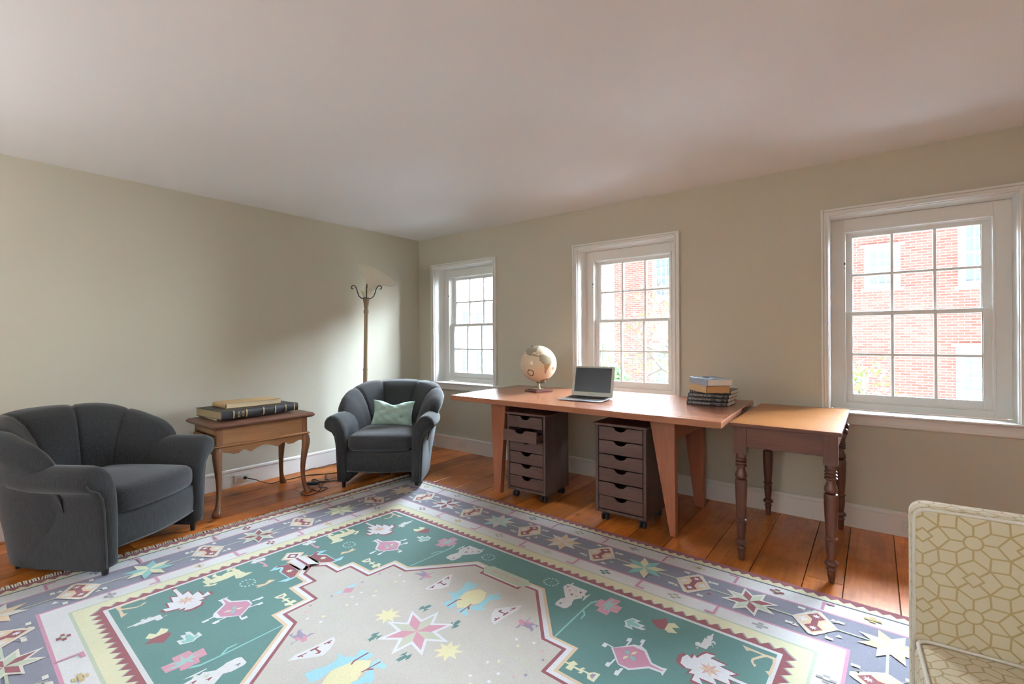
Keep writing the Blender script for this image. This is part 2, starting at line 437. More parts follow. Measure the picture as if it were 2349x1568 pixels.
wall_with_openings('wall_south', 'x', -.3, RX+.3, RY-.2, RY, RH, [(.8,1.9,.8,2.1), (3.8,4.9,.8,2.1)])
wall_with_openings('wall_east', 'y', RY, 0, RX, RX+.2, RH, [(-4.55,-3.45,.8,2.1)])
struct(MB().box(-.3, 9, -9, .30, RH, RH+.25).build('ceiling', CEIL))  # the part beyond the walls is an unseen overhang added to block sun

fl_b = MB(); rnd = random.Random(11)
xs = [3.71, 3.945, 4.11, 4.322, 4.53]
x_ = 3.71
while x_ > -.1: x_ -= rnd.choice((.15,.18,.2,.22,.24,.26)); xs.insert(0, x_)
x_ = 4.53
while x_ < RX+.1: x_ += rnd.choice((.16,.2,.22,.25)); xs.append(x_)
for i in range(len(xs)-1):
    g = .0018
    ys = [RY-.1, 0.1]
    for k in range(rnd.choice((1,1,2))): ys.append(rnd.uniform(RY+.5, -.4))
    if i == 3: ys.append(-.62)
    ys.sort()
    for j in range(len(ys)-1):
        r_ = rnd.random(); fl_b.col = (r_, rnd.random(), rnd.random(), 1)
        fl_b.box(xs[i]+g, xs[i+1]-g, ys[j]+.001, ys[j+1]-.001, -.02, 0)
fl_b.col = (0.0, .5, .5, 1); fl_b.box(-.1, RX+.1, RY-.1, .1, -.06, -.021)
struct(fl_b.build('floor', FLOORW, bevel=.0015))

def base_prof(): return [(0,0),(.018,0),(.018,.122),(.021,.126),(.021,.142),(.016,.148),(0,.148)]
def sweep_y(b, prof, y0, y1, x, s):   # profile (depth, z) running along y on a wall at x
    p = [(x+s*d, z) for d, z in prof]
    if s < 0: p.reverse()
    b.loft([[(q[0], y1, q[1]) for q in p], [(q[0], y0, q[1]) for q in p]])
def sweep_x(b, prof, x0, x1, y):      # running along x on the wall at y (towards -y)
    b.loft([[(x1, y-d, z) for d, z in prof], [(x0, y-d, z) for d, z in prof]][::-1])
b = MB(); sweep_x(b, base_prof(), 0, RX, 0); struct(b.build('baseboard_north', TRIM, bevel=.001))
b = MB(); sweep_y(b, base_prof(), RY, -.018, 0, 1); struct(b.build('baseboard_west', TRIM, bevel=.001))
b = MB(); sweep_y(b, base_prof(), RY, 0, RX, -1); struct(b.build('baseboard_east', TRIM, bevel=.001))
# window stool and apron moulding running along the north wall
b = MB()
for s0, s1 in ((0, RX),):
    sweep_x(b, [(0,.655),(.012,.655),(.018,.662),(.018,.672),(.012,.676),(.012,.716),(.02,.720),(.045,.720),(.052,.7275),(.045,.735),(0,.735)], s0, s1, 0)
for c in WC: b.box(c-WH, c+WH, 0, .155, .715, .735)
struct(b.build('trim_1', TRIM, bevel=.001))

def frame_boxes(b, hx0, hx1, z0, z1, wl, y0, y1, top=None, bot=None):
    top = wl if top is None else top; bot = wl if bot is None else bot
    b.box(hx0, hx0+wl, y0, y1, z0, z1); b.box(hx1-wl, hx1, y0, y1, z0, z1)
    b.box(hx0+wl, hx1-wl, y0, y1, z1-top, z1)
    if bot: b.box(hx0+wl, hx1-wl, y0, y1, z0, z0+bot)
def make_window(idx, xc_):
    r = thing('window_%d' % idx, None, None, (xc_, 0, 0)); struct(r)
    b = MB()
    for o_, i_, t in ((.477,.463,.027),(.463,.447,.016),(.447,.435,.022)):
        for s in (-1, 1): b.box(min(s*o_, s*i_), max(s*o_, s*i_), -t, 0, .735, 2.01+(o_-WH))
        b.box(-i_, i_, -t, 0, 2.01+(i_-WH), 2.01+(o_-WH))
    b.build('casing', TRIM, r, bevel=.003)
    b = MB(); e = .004
    b.box(-WH, -WH+e, .001, .152, .7355, 2.01); b.box(WH-e, WH, .001, .152, .7355, 2.01); b.box(-WH+e, WH-e, .001, .152, 2.01-e, 2.01)
    b.build('reveal', TRIM, r)
    b = MB()
    frame_boxes(b, -WH+e, WH-e, .736, 2.005, .076, .152, .178, .087, .042)
    b.box(-.361,-.351,.142,.152,.776,1.925); b.box(.351,.361,.142,.152,.776,1.925); b.box(-.361,.361,.142,.152,1.918,1.928)
    frame_boxes(b, -WH+e, WH-e, .736, 2.005, .0795, .178, .27, .090, .048)
    b.build('frame', TRIM, r, bevel=.0015)
    for nm, y0, z0, z1, tp, bt, hz in (('upper_sash', .222, 1.358, 1.92, .03, .028, 1.635), ('lower_sash', .186, .778, 1.386, .028, .055, 1.10)):
        b = MB(); y1 = y0+.034; hx = .356
        frame_boxes(b, -hx, hx, z0, z1, .041, y0, y1, tp, bt)
        for x in (-.105, .105): b.box(x-.008, x+.008, y0+.002, y1, z0+bt, z1-tp)
        b.box(-.315, .315, y0+.0025, y1-.001, hz-.008, hz+.008)
        # inner glazing bevel of the sash
        for x in (-.315, .311): b.box(x, x+.004, y0+.010, y1, z0+bt, z1-tp)
        s_ = b.build(nm, TRIM, r, bevel=.0025)
        MB().box(-.317, .317, y0+.018, y0+.021, z0+bt-.003, z1-tp+.003).build('pane', PANE, s_)
    b = MB(); b.box(-.358,-.350,.136,.143,1.70,1.715); b.box(-.357,-.352,.134,.143,1.675,1.68); b.build('sash_catch', IRON, r)
    return r
for i, c in enumerate(WC): make_window(i+1, c)
def added_window(idx, M_):
    r = thing('window_%d' % idx, None, None); r.matrix_world = M_; struct(r)
    b = MB(); frame_boxes(b, -.55, .55, .8, 2.1, .06, .05, .12); b.box(-.49,.49,.07,.1,1.43,1.47); b.build('frame', TRIM, r, bevel=.002)
    MB().box(-.49,.49,.085,.088,.86,2.04).build('pane', PANE, r)
    b = MB(); frame_boxes(b, -.62, .62, .73, 2.17, .07, -.02, 0); b.build('casing', TRIM, r, bevel=.003)
added_window(4, TR(1.35, RY, 0) @ RZ(pi)); added_window(5, TR(4.35, RY, 0) @ RZ(pi)); added_window(6, TR(RX, -4.0, 0) @ RZ(-pi/2))  # unseen windows behind the camera, added to go with the fill lamps

# ------------------------------------------------------------------ outside
BR, tt, bb_ = newmat('old_brick')
tc_ = N(tt, 'ShaderNodeTexCoord'); mp = N(tt, 'ShaderNodeMapping'); mp.inputs['Rotation'].default_value = (radians(90), 0, 0)
br = N(tt, 'ShaderNodeTexBrick'); br.inputs['Color1'].default_value = lin(*C_BR1); br.inputs['Color2'].default_value = lin(*C_BR2)
br.inputs['Mortar'].default_value = lin(190,148,136); br.inputs['Scale'].default_value = 1; br.inputs['Brick Width'].default_value = .20
br.inputs['Row Height'].default_value = .062; br.inputs['Mortar Size'].default_value = .007
tt.links.new(tc_.outputs['Object'], mp.inputs[0]); tt.links.new(mp.outputs[0], br.inputs[0]); tt.links.new(br.outputs[0], bb_.inputs['Base Color'])
bb_.inputs['Roughness'].default_value = .9; bb_.inputs['Specular IOR Level'].default_value = .1
EXTW = plain('white_exterior_paint', lin(240,240,238), .6)
PALE = plain('pale_painted_brick', lin(170,154,146), .8, noise=.05, nscale=3)
ROOF = plain('grey_slate_roof', lin(150,140,138), .8, noise=.1, nscale=6)
SKYGLASS = plain('dim_window_glass', lin(112,118,134), .35, spec=.3)
LEAF = plain('spring_leaves', lin(92,120,46), .6, noise=.3, nscale=5)
LEAFB = plain('bluish_leaves', lin(104,140,96), .6, noise=.25, nscale=4)
BARK = plain('grey_bark', lin(78,70,64), .9, noise=.15, nscale=30)
STREET = plain('street_paving', lin(146,144,142), .9, noise=.05, nscale=2)
struct(MB().box(-60, 40, .3, 60, -3.7, -3.5).build('ground', STREET))

def house_window(root, x0, x1, z0, z1, y, fr=.12, nx=3, nz=4, lintel=True):
    b = MB(); frame_boxes(b, x0, x1, z0, z1, fr, y-.06, y+.02, fr, fr*.9)
    if lintel: b.box(x0-.08, x1+.08, y-.09, y, z1, z1+.06)
    b.box(x0-.06, x1+.06, y-.12, y, z0-.05, z0)
    f = b.build('window_frame', EXTW, root)
    MB().box(x0+fr, x1-fr, y-.02, y+.01, z0+fr*.9, z1-fr).build('pane', SKYGLASS, f)
    b = MB(); a0, a1, c0, c1 = x0+fr, x1-fr, z0+fr*.9, z1-fr
    for i in range(1, nx): q = a0+(a1-a0)*i/nx; b.box(q-.015, q+.015, y-.035, y-.021, c0, c1)
    for i in range(1, nz): q = c0+(c1-c0)*i/nz; h = .025 if i*2 == nz else .015; b.box(a0, a1, y-.036, y-.022, q-h, q+h)
    b.build('muntins', EXTW, f)
YB = 10.5
bl = thing('brick_building', 'sunlit red brick building across the street with white framed windows', 'building', (0, 0, 0))
MB().box(-2.48, 9.5, YB, YB+8, -3.5, 4.9).build('wall', BR, bl)
MB().box(-2.6, 9.6, YB-.25, YB+8.1, 4.9, 5.2).build('cornice', EXTW, bl)
for a in ((4.04,4.72,2.36,3.34),(5.70,6.36,2.30,3.78),(5.66,6.36,-.35,.98),(-1.18,-.5,2.40,3.72),(-1.18,-.5,-.35,.98),(1.4,2.08,2.36,3.5),(1.4,2.08,-.35,.98)):
    house_window(bl, *a, YB)
p2 = thing('pale_building', 'pale sunlit building far behind the left window, grey roof', 'building', (0,0,0))
MB().box(-24, -13.5, 20, 28, -3.5, 3.55).build('wall', PALE, p2)
b = MB(); b.loft([[(-24.3,19.6,3.55),(-13.3,19.6,3.55),(-13.3,28.3,3.55),(-24.3,28.3,3.55)],[(-22.5,22.5,4.75),(-15,22.5,4.75),(-15,25.5,4.75),(-22.5,25.5,4.75)]]); b.build('roof', ROOF, p2)
for a in ((-18.25,-17.5,2.0,3.1),(-16.98,-16.3,2.0,3.0),(-18.25,-17.5,-1.0,.5),(-16.98,-16.3,-1.0,.45),(-19.6,-18.9,2.0,3.1),(-19.6,-18.9,-1.0,.5)):
    house_window(p2, *a, 20, .08, 2, 4, False)
p3 = thing('brick_house', 'pinkish brick house end beside the pale building', 'building', (0,0,0))
MB().box(-12.9, -9.3, 17, 24, -3.5, 6.2).build('wall', BR, p3)
MB().box(-12.7, -12.0, 16.94, 17.0, -3.5, 5.6).build('downpipe', PALE, p3)

def leaves(b, c, rad, n, size, rn):
    for _ in range(n):
        while True:
            p = Vector((rn.uniform(-1,1), rn.uniform(-1,1), rn.uniform(-1,1)))
            if p.length < 1: break
        p = Vector((c[0]+p.x*rad[0], c[1]+p.y*rad[1], c[2]+p.z*rad[2]))
        a = Vector((rn.gauss(0,1), rn.gauss(0,1), rn.gauss(0,1))).normalized(); t = a.cross(Vector((rn.gauss(0,1), rn.gauss(0,1), rn.gauss(0,1)))).normalized()
        s = size*rn.uniform(.6, 1.3)
        b.add([p-a*s, p+t*s*.45+Vector((0,0,.1*s)), p+a*s, p-t*s*.45+Vector((0,0,.1*s))], [(0,1,2,3)])
def branch(b, p, d, L, r, depth, rn, tips):
    pts = [p]; q = Vector(p); dd = Vector(d).normalized()
    for i in range(5):
        dd = (dd+Vector((rn.gauss(0,.14), rn.gauss(0,.14), rn.gauss(0,.10)))).normalized(); q = q+dd*L/5; pts.append(tuple(q))
    b.tube(pts, [r*(1-.12*i) for i in range(6)], 6)
    tips.append(q)
    if depth > 0:
        for k in range(3):
            i = rn.randint(2, 5)
            nd = (dd+Vector((rn.gauss(0,.7), rn.gauss(0,.5), rn.gauss(0,.55)))).normalized()
            branch(b, pts[i], nd, L*rn.uniform(.55,.8), r*.55, depth-1, rn, tips)
def tree(label, base, height, lean, seed, depth, nleaf, lsize, mat, spread, extra=()):
    rn = random.Random(seed)
    t = thing('street_tree', label, 'tree', base)
    b = MB(); tips = []
    top = Vector((lean[0], lean[1], height)); b.tube([(0,0,0), tuple(top*.5+Vector((.05,0,0))), tuple(top)], [.11, .08, .06], 8)
    for k in range(5):
        f = rn.uniform(.55, 1.0); p = top*f; a = rn.uniform(0, 2*pi)
        branch(b, tuple(p), (cos(a), sin(a)*.6, rn.uniform(.05,.6)), spread, .035, depth, rn, tips)
    for (p, d, L) in extra: branch(b, p, d, L, .04, depth, rn, tips)
    b.build('trunk', BARK, t)
    lb = MB()
    for q in tips: leaves(lb, q, (.28,.28,.22), max(1, int(nleaf/len(tips))), lsize, rn)
    lb.build('foliage', mat, t)
    return t
tree('bare-branched young street tree with sparse pale leaves outside the middle window', (1.75, 5.2, -3.5), 4.0, (-.2, 0), 5, 3, 1500, .05, LEAF, .9,
     (((-.25,0,4.3),(-.9,-.1,.25),1.2), ((-.25,0,3.9),(-.9,.1,.5),1.3), ((-.2,0,4.1),(-.7,.2,.9),1.2), ((-.2,0,3.8),(-1,0,-.1),1.2)))
tree('small leafy yellow-green tree outside the right-hand window', (3.95, 6.2, -3.5), 3.85, (.1, 0), 9, 3, 2600, .045, LEAF, .6)
tree('dense bluish-green tree at the left end of the brick building', (-1.42, 7.4, -3.5), 6.2, (.0, 0), 21, 2, 5000, .07, LEAFB, .30)

# ------------------------------------------------------------------ the rug
PAL = dict(maroon=lin(138,82,88), rose=lin(192,140,152), pink=lin(186,134,154), green=lin(92,126,122), slate=lin(128,127,140), white=lin(202,200,200), white2=lin(206,205,209),
    cream=lin(202,197,188), beige=lin(184,178,170), tan=lin(204,180,152), yellow=lin(206,202,170), paleyellow=lin(212,204,164), sage=lin(176,184,164), sagepale=lin(182,182,164),
    teal=lin(132,180,176), tealgrey=lin(150,178,176), sky=lin(152,196,206), lilac=lin(148,136,158), rosepale=lin(196,158,158), grey=lin(150,148,150), olive=lin(160,156,128), navy=lin(96,96,108), ochre=lin(184,164,116), aqua=lin(168,200,196))
MOTIFS={'hook':[('tan',4,[1070,753,1146,747,1160,749,1189,751,1193,717,1193,660,1193,625,1171,648,1183,656,1184,709,1180,733,1163,736,1151,726,1126,686,1127,673,1134,663,1137,669,1140,654,1136,646,1119,670,1117,692,1145,738,1100,737,1092,725])],'leaf':[('white',4,[1166,538,1166,524,1079,522,1096,494,1038,493,1058,465,998,463,1020,435,982,435,980,471,961,464,964,490,945,483,919,497,912,533,922,560,944,548,944,575,958,563,967,594,977,614,1008,619,996,594,1053,590,1037,569,1095,564,1076,541,1103,538])],'bird':[('white',4,[923,644,922,657,933,664,941,659,942,677,941,712,948,700,946,728,955,735,958,756,963,751,964,736,969,717,968,694,975,709,985,699,988,685,977,697,971,682,978,682,990,660,977,677,970,661,969,637,941,637,928,636]),('tan',4,[935,624,939,636,942,615])],'rooster':[('maroon',4,[723,688,749,709,768,739,791,708,794,658,774,647,752,661,735,675]),('yellow',4,[790,709,810,726,840,706,814,689,828,676,846,665,814,646,794,658])],'hand':[('white',4,[638,609,656,649,695,650,684,628,724,630,713,610,735,610,725,595,678,591,694,573,657,571,653,588])],'hand2':[('teal',4,[644,609,660,640,681,639,669,624,708,618,706,604,670,596,682,582,662,583,659,598])],'turtle':[('white2',4,[716,456,715,493,705,489,702,511,718,518,722,499,722,464]),('white2',4,[759,487,758,515,750,516,749,538,763,543,768,492]),('white2',4,[681,416,660,420,660,400,643,401,642,426,658,426,683,423]),('white2',4,[718,367,716,336,705,329,707,310,722,308,724,362]),('white2',4,[759,333,758,314,751,311,754,288,769,288,769,337]),('white2',4,[679,413,710,450,739,488,768,497,791,486,837,431,872,429,893,435,893,389,883,401,840,395,786,340,743,343,720,367])],'turtle2':[('pink',4,[685,416,741,475,787,474,835,421,885,417,885,412,835,406,784,350,744,348])],'turtle3':[('teal',4,[723,430,746,437,753,418,744,415]),('teal',4,[754,415,771,420,787,400,767,401]),('yellow',4,[756,424,755,440,767,456,768,436]),('yellow',4,[743,380,740,399,753,411,753,396])],'key':[('yellow',4,[719,207,718,257,697,253,681,237,655,238,662,249,651,249,645,234,620,234,629,251,606,258,596,237,569,236,567,226,602,229,602,205,626,206,626,225,653,224,650,213,662,216,665,230,681,229,691,209])],'key2':[('lilac',4,[707,216,707,246,696,242,690,228])],'flower':[('teal',4,[465,329,472,332,462,563,463,634,477,662,470,675,453,643,454,567]),('teal',4,[457,564,466,568,489,538,489,499,482,507,480,539]),('rose',4,[478,634,480,662,473,671,479,696,503,693,507,734,558,737,556,695,587,695,589,638,559,633,562,597,506,601,507,629])],'flower2':[('tealgrey',4,[511,678,512,703,526,731,527,691,554,714,539,678,577,669,540,662,558,621,538,644,529,614,524,649,494,647,518,666])],'goat':[('white',4,[281,677,285,714,298,718,297,744,304,739,307,718,394,717,397,685,410,674,420,706,421,631,416,630,413,652,402,640,383,613,390,586,397,571,396,536,386,523,341,523,332,536,331,580,342,603])],'goat2':[('maroon',4,[341,652,350,648,356,658,357,635,351,635]),('maroon',4,[365,694,374,689,380,699,380,676,374,676]),('sage',4,[339,695,348,691,354,701,355,677,349,677]),('sage',4,[365,653,374,649,380,659,381,636,374,636]),('slate',4,[288,700,298,695,304,706,305,682,299,682]),('rose',4,[315,676,324,671,330,682,331,658,325,658]),('green',4,[396,665,404,661,410,671,411,648,405,648]),('slate',4,[342,556,351,552,357,562,357,540,351,540])],'wheelb':[('x',4,[211,676,241,700,189,708])],'wheels':[('x',4,[957,280,925,306,989,300])],'boteh':[('sky',4,[997,49,1019,119,993,159,979,124,979,107,949,131,846,129,849,181,819,150,825,104,879,44])],'boteh2':[('maroon',4,[989,56,1013,101,1009,127,988,96,973,94,936,124,837,124,838,102,877,62])],'botehs':[('yellow',4,[911,93,895,106])],'horse':[('yellow',4,[1055,216,1074,245,1119,254,1135,251,1159,262,1183,253,1177,268,1201,287,1170,301,1156,297,1169,280,1145,279,1152,310,1137,338,1155,351,1182,346,1182,361,1155,372,1141,356,1135,383,1186,387,1184,405,1150,404,1144,420,1097,414,1093,433,1070,413,1057,387,1075,377,1081,404,1098,407,1086,384,1083,329,1093,290,1048,301,1037,279,1045,244])],'tree':[('white',4,[1169,100,1167,107,1180,110,1181,129,1175,129,1189,157,1182,168,1160,186,1139,163,1153,161,1145,138,1142,113,1155,116]),('rose',4,[1136,137,1147,156,1097,144,1071,160,1051,139,1092,134])],'arrow':[('tan',4,[880,178,903,200,883,229,901,269,882,261,871,275,866,233,875,200])],'lion':[('sky',-2,[-66,-209,-67,-222,-48,-252,-72,-268,-88,-280,-119,-277,-90,-303,-85,-320,-87,-351,-104,-383,-109,-420,-65,-422,-58,-434,-41,-401,-52,-347,-41,-306,-34,-278,-34,-264,-1,-232,-3,-197,-38,-202]),('sky',-2,[30,-196,31,-236,44,-255,68,-288,63,-360,53,-401,75,-412,73,-442,91,-413,123,-409,107,-384,89,-358,103,-294,122,-304,106,-269,66,-250,53,-242,91,-219,89,-204,46,-204]),('paleyellow',-2,[-36,-280,-48,-313,-48,-350,-27,-386,-14,-403,29,-400,59,-357,64,-314,46,-282,44,-255,16,-223,-17,-248])],'lion2':[('maroon',-2,[-33,-203,-35,-265,-24,-286,-19,-283,-28,-264,-27,-204]),('maroon',-2,[47,-205,43,-263,40,-286,46,-282,47,-268,65,-249,61,-243,48,-255,53,-206])],'castle':[('white',4,[227,238,228,317,238,385,226,424,200,388,176,358,152,324,166,287,190,255,206,241])],'castle2':[('maroon',4,[216,306,219,341,211,341,208,326,184,325,184,340,173,327,180,314,186,317,207,320,211,307]),('maroon',4,[215,355,222,391,213,388,213,381,203,377,207,372,214,375,211,355]),('maroon',4,[213,254,214,288,207,286,208,276,199,273,200,262,208,265,208,253])],'hbird':[('green',4,[105,100,118,123,115,142,106,130,101,168,97,158,86,166,85,144,90,126,75,139,81,103,89,122,100,121])],'figure':[('lilac',4,[288,318,288,336,315,335,316,361,305,378,319,366,320,344,377,348,377,328,361,345,354,327,378,312,376,294,363,305,333,305,316,301,320,284,307,271,309,290,307,308])],'figure2':[('rose',4,[288,318,288,336,315,335,320,344,346,345,335,329,310,326,330,312,315,302])],'kite':[('rose',-2.5,[-502,35,-528,2,-500,-28,-473,5]),('sky',-2.5,[-535,-3,-532,-62,-504,-28]),('sky',-2.5,[-528,68,-527,23,-504,40])],'plant':[('sagepale',-2.5,[289,-126,547,-128,544,-139,284,-138]),('sagepale',-2.5,[327,-148,323,-221,319,-222,323,-150]),('sagepale',-2.5,[408,-140,412,-186,409,-188,405,-141]),('sagepale',-2.5,[412,-188,393,-208,391,-206,410,-186]),('sagepale',-2.5,[479,-149,477,-188,474,-189,476,-150]),('sagepale',-2.5,[476,-190,447,-228,445,-227,474,-188]),('sagepale',-2.5,[321,-219,330,-248,326,-250,317,-221]),('sagepale',-2.5,[487,-99,479,-127,476,-128,484,-99]),('sagepale',-2.5,[460,-52,474,-84,471,-85,458,-54]),('sagepale',-2.5,[432,-9,449,-36,447,-38,430,-11]),('sagepale',-2.5,[396,-59,410,-75,408,-77,394,-61])],'plant2':[('white2',-2.5,[354,-215,356,-227,368,-222,367,-209]),('white2',-2.5,[422,-241,424,-252,435,-248,434,-235]),('paleyellow',-2.5,[383,-187,386,-199,398,-195,396,-181]),('rosepale',-2.5,[477,-222,480,-232,490,-228,488,-216]),('lilac',-2.5,[509,-183,512,-193,521,-189,520,-177]),('white2',-2.5,[355,-43,357,-53,368,-50,367,-38]),('paleyellow',-2.5,[384,-74,386,-84,397,-80,395,-69]),('lilac',-2.5,[507,-79,510,-90,520,-86,518,-74]),('rosepale',-2.5,[481,-44,483,-54,493,-51,491,-40]),('white2',-2.5,[426,-22,429,-32,440,-29,438,-17])]}
HL, HW = 1.822, 1.410
rug = MB(); Z0 = .007; DZ = .00028
def poly(pts, col, lay):
    """flat woven area; pts in (a,b) metres from the rug centre, b towards the viewer"""
    q = [(p[0], -p[1]) for p in pts]
    A = sum(q[i-1][0]*q[i][1]-q[i][0]*q[i-1][1] for i in range(len(q)))
    if A < 0: q.reverse()
    rug.col = PAL[col]; z = Z0+DZ*lay
    rug.add([(x, y, z) for x, y in q], [tuple(range(len(q)))])
def rect(d, col, lay): poly([(-HL+d,-HW+d),(HL-d,-HW+d),(HL-d,HW-d),(-HL+d,HW-d)], col, lay)
def zig(d0, d1, period, col, lay):
    """rectangle whose edge is a zigzag between distances d0 (tips) and d1"""
    pts = []
    for (ax, ay, bx, by) in ((-1,-1,1,-1),(1,-1,1,1),(1,1,-1,1),(-1,1,-1,-1)):
        A = Vector((ax*(HL-d1), ay*(HW-d1))); B = Vector((bx*(HL-d1), by*(HW-d1))); L = (B-A).length
        t = (B-A)/L; nrm = Vector((t.y, -t.x)); n = int(round(L/period))
        for i in range(n):
            pts.append(tuple(A+t*(L*i/n))); pts.append(tuple(A+t*(L*(i+.5)/n)+nrm*(d1-d0)))
    poly(pts, col, lay)
rug.col = PAL['maroon']; rug.box(-HL, HL, -HW, HW, .0005, Z0)
zig(.026, .050, .0475, 'yellow', 1)
rect(.071, 'navy', 2); rect(.083, 'white', 3); rect(.178, 'pink', 4); rect(.188, 'slate', 5); rect(.422, 'pink', 6); rect(.434, 'white', 7)
rect(.516, 'sage', 8); rect(.528, 'yellow', 9); zig(.569, .598, .0485, 'grey', 10); zig(.575, .604, .0485, 'maroon', 11)
rect(.618, 'white', 12); rect(.634, 'green', 13)
def star(ca, cb, R, cols, lay, rot=pi/8, r_in=.52, outline=None, scale=(1,1)):
    def ray(k, r): a = rot+k*pi/4; return (ca+r*cos(a)*scale[0], cb+r*sin(a)*scale[1])
    def ray2(k, r): a = rot+(k+.5)*pi/4; return (ca+r*cos(a)*scale[0], cb+r*sin(a)*scale[1])
    for k in range(8):
        if outline: poly([(ca, cb), ray2(k-1, R*r_in*1.05), ray(k, R*1.02), ray2(k, R*r_in*1.05)], outline, lay)
    for k in range(8):
        s = .84 if outline else 1
        poly([(ca, cb), ray2(k-1, R*r_in*s*.96), ray(k, R*s*.97), ray2(k, R*r_in*s*.96)], cols[k % 2], lay+1)
def seg(a, b_, wd, col, lay):
    A, B = Vector(a), Vector(b_); n_ = Vector((-(B-A).y, (B-A).x)).normalized()*wd/2
    poly([tuple(A+n_), tuple(B+n_), tuple(B-n_), tuple(A-n_)], col, lay)
def sq(ca, cb, s, col, lay): poly([(ca-s,cb-s*.6),(ca+s,cb-s*.6),(ca+s,cb+s*.6),(ca-s,cb+s*.6)], col, lay)
L_B = 14
def lozenge(ca, cb, horiz, v):
    X = (lambda a, b_: (ca+a, cb+b_)) if horiz else (lambda a, b_: (ca+b_, cb+a))
    seg(X(-.255,0), X(.255,0), .009, 'sage', L_B)
    for sa, sb in ((-.06,-.09),(.085,-.065),(.06,.09),(-.085,.065)):
        seg(X(sa*.55, sb*.55), X(sa, sb), .007, 'grey', L_B); q = X(sa, sb); sq(q[0], q[1], .014, 'cream', L_B+1)
    for sa, sb, c in ((.06,-.065,'cream'),(-.06,.068,'cream'),(-.03,-.085,'grey'),(.09,.05,v)):
        poly([X(sa-.012,sb+.012), X(sa+.014,sb+.006), X(sa-.002,sb-.012)], c, L_B+1)
    poly([X(-.084,0),X(-.012,-.104),X(.012,-.104),X(.084,0),X(.012,.104),X(-.012,.104)], 'cream', L_B+1)
    poly([X(-.076,0),X(0,-.094),X(.076,0),X(0,.094)], 'tan', L_B+2)
    poly([X(0,-.082),X(.034,-.045),X(.012,-.022),X(.012,.022),X(.034,.045),X(0,.082),X(-.034,.045),X(-.012,.022),X(-.012,-.022),X(-.034,-.045)], 'maroon', L_B+3)
    for sb in (-.05, .05):
        q = X(0, sb); star(q[0], q[1], .018, ('white2','white2'), L_B+4, 0, .4)
    for sa in (-.043, .043):
        q = X(sa, 0); star(q[0], q[1], .026, ('white2','cream'), L_B+3, 0, .5)
SC_H = [('tan','cream'),('white2','maroon'),('aqua','cream'),('cream','tan'),('teal','yellow'),('sage','maroon'),('cream','tan')]
for side in (-1, 1):
    cb = side*(HW-.305)
    for k in range(-3, 4):
        c = SC_H[(k+3) if side < 0 else (3-k)]
        star(k*.507, cb, .118, c, L_B+1, pi/8, .52, 'cream' if 'maroon' in c else None)
    for k in range(-3, 3): lozenge((k+.5)*.507, cb, True, ('teal','maroon','cream')[k % 3])
    ca = side*(HL-.31)
    for k, c in ((-1,('sage','yellow')),(0,('maroon','sage')),(1,('teal','yellow'))):
        star(ca, k*.552, .118, c, L_B+1, pi/8, .52, 'cream' if 'maroon' in c else None)
    for k in (-2,-1,0,1): lozenge(ca, (k+.5)*.552, False, 'cream')
def cross(ca, cb, c, c2):
    for dx, dy in ((-.02,0),(.02,0),(0,-.016),(0,.016)): sq(ca+dx, cb+dy, .0105, c, L_B)
    sq(ca, cb, .0095, c2, L_B+1)
def hook(ca, cb, s, t, horiz, d):
    X = (lambda a, b_: (ca+a*t, cb+b_*s)) if horiz else (lambda a, b_: (ca+b_*s, cb+a*t))
    poly([X(-.006,d),X(.006,d),X(.006,-.022),X(.04,-.022),X(.04,-.036),X(-.006,-.036)], 'pink', L_B)
CX_ = [('olive','cream'),('maroon','sage'),('sage','sage'),('grey','grey'),('ochre','ochre'),('green','teal'),('tan','green'),('grey','cream')]
for side in (-1, 1):
    for d, off, dd, flip in ((.131, .0, .047, 1), (.475, .0, -.041, -1)):
        for k in range(-4, 5):
            if abs(k*.363) < HL-d-.08:
                cc = CX_[(k*3+(0 if d < .2 else 2)) % 8]; cross(k*.363+.005, side*(HW-d), *cc)
                if abs(k*.363+.19) < HL-d-.08: hook(k*.363+.19, side*(HW-d), -side*flip, 1 if k % 2 else -1, True, .045 if d < .2 else .041)
        for k in range(-3, 4):
            if abs(k*.37) < HW-d-.08:
                cc = CX_[(k*5+1) % 8]; cross(side*(HL-d), k*.37, *cc)
                if abs(k*.37+.185) < HW-d-.1: hook(side*(HL-d), k*.37+.185, -side*flip, 1 if k % 2 else -1, False, .045 if d < .2 else .041)
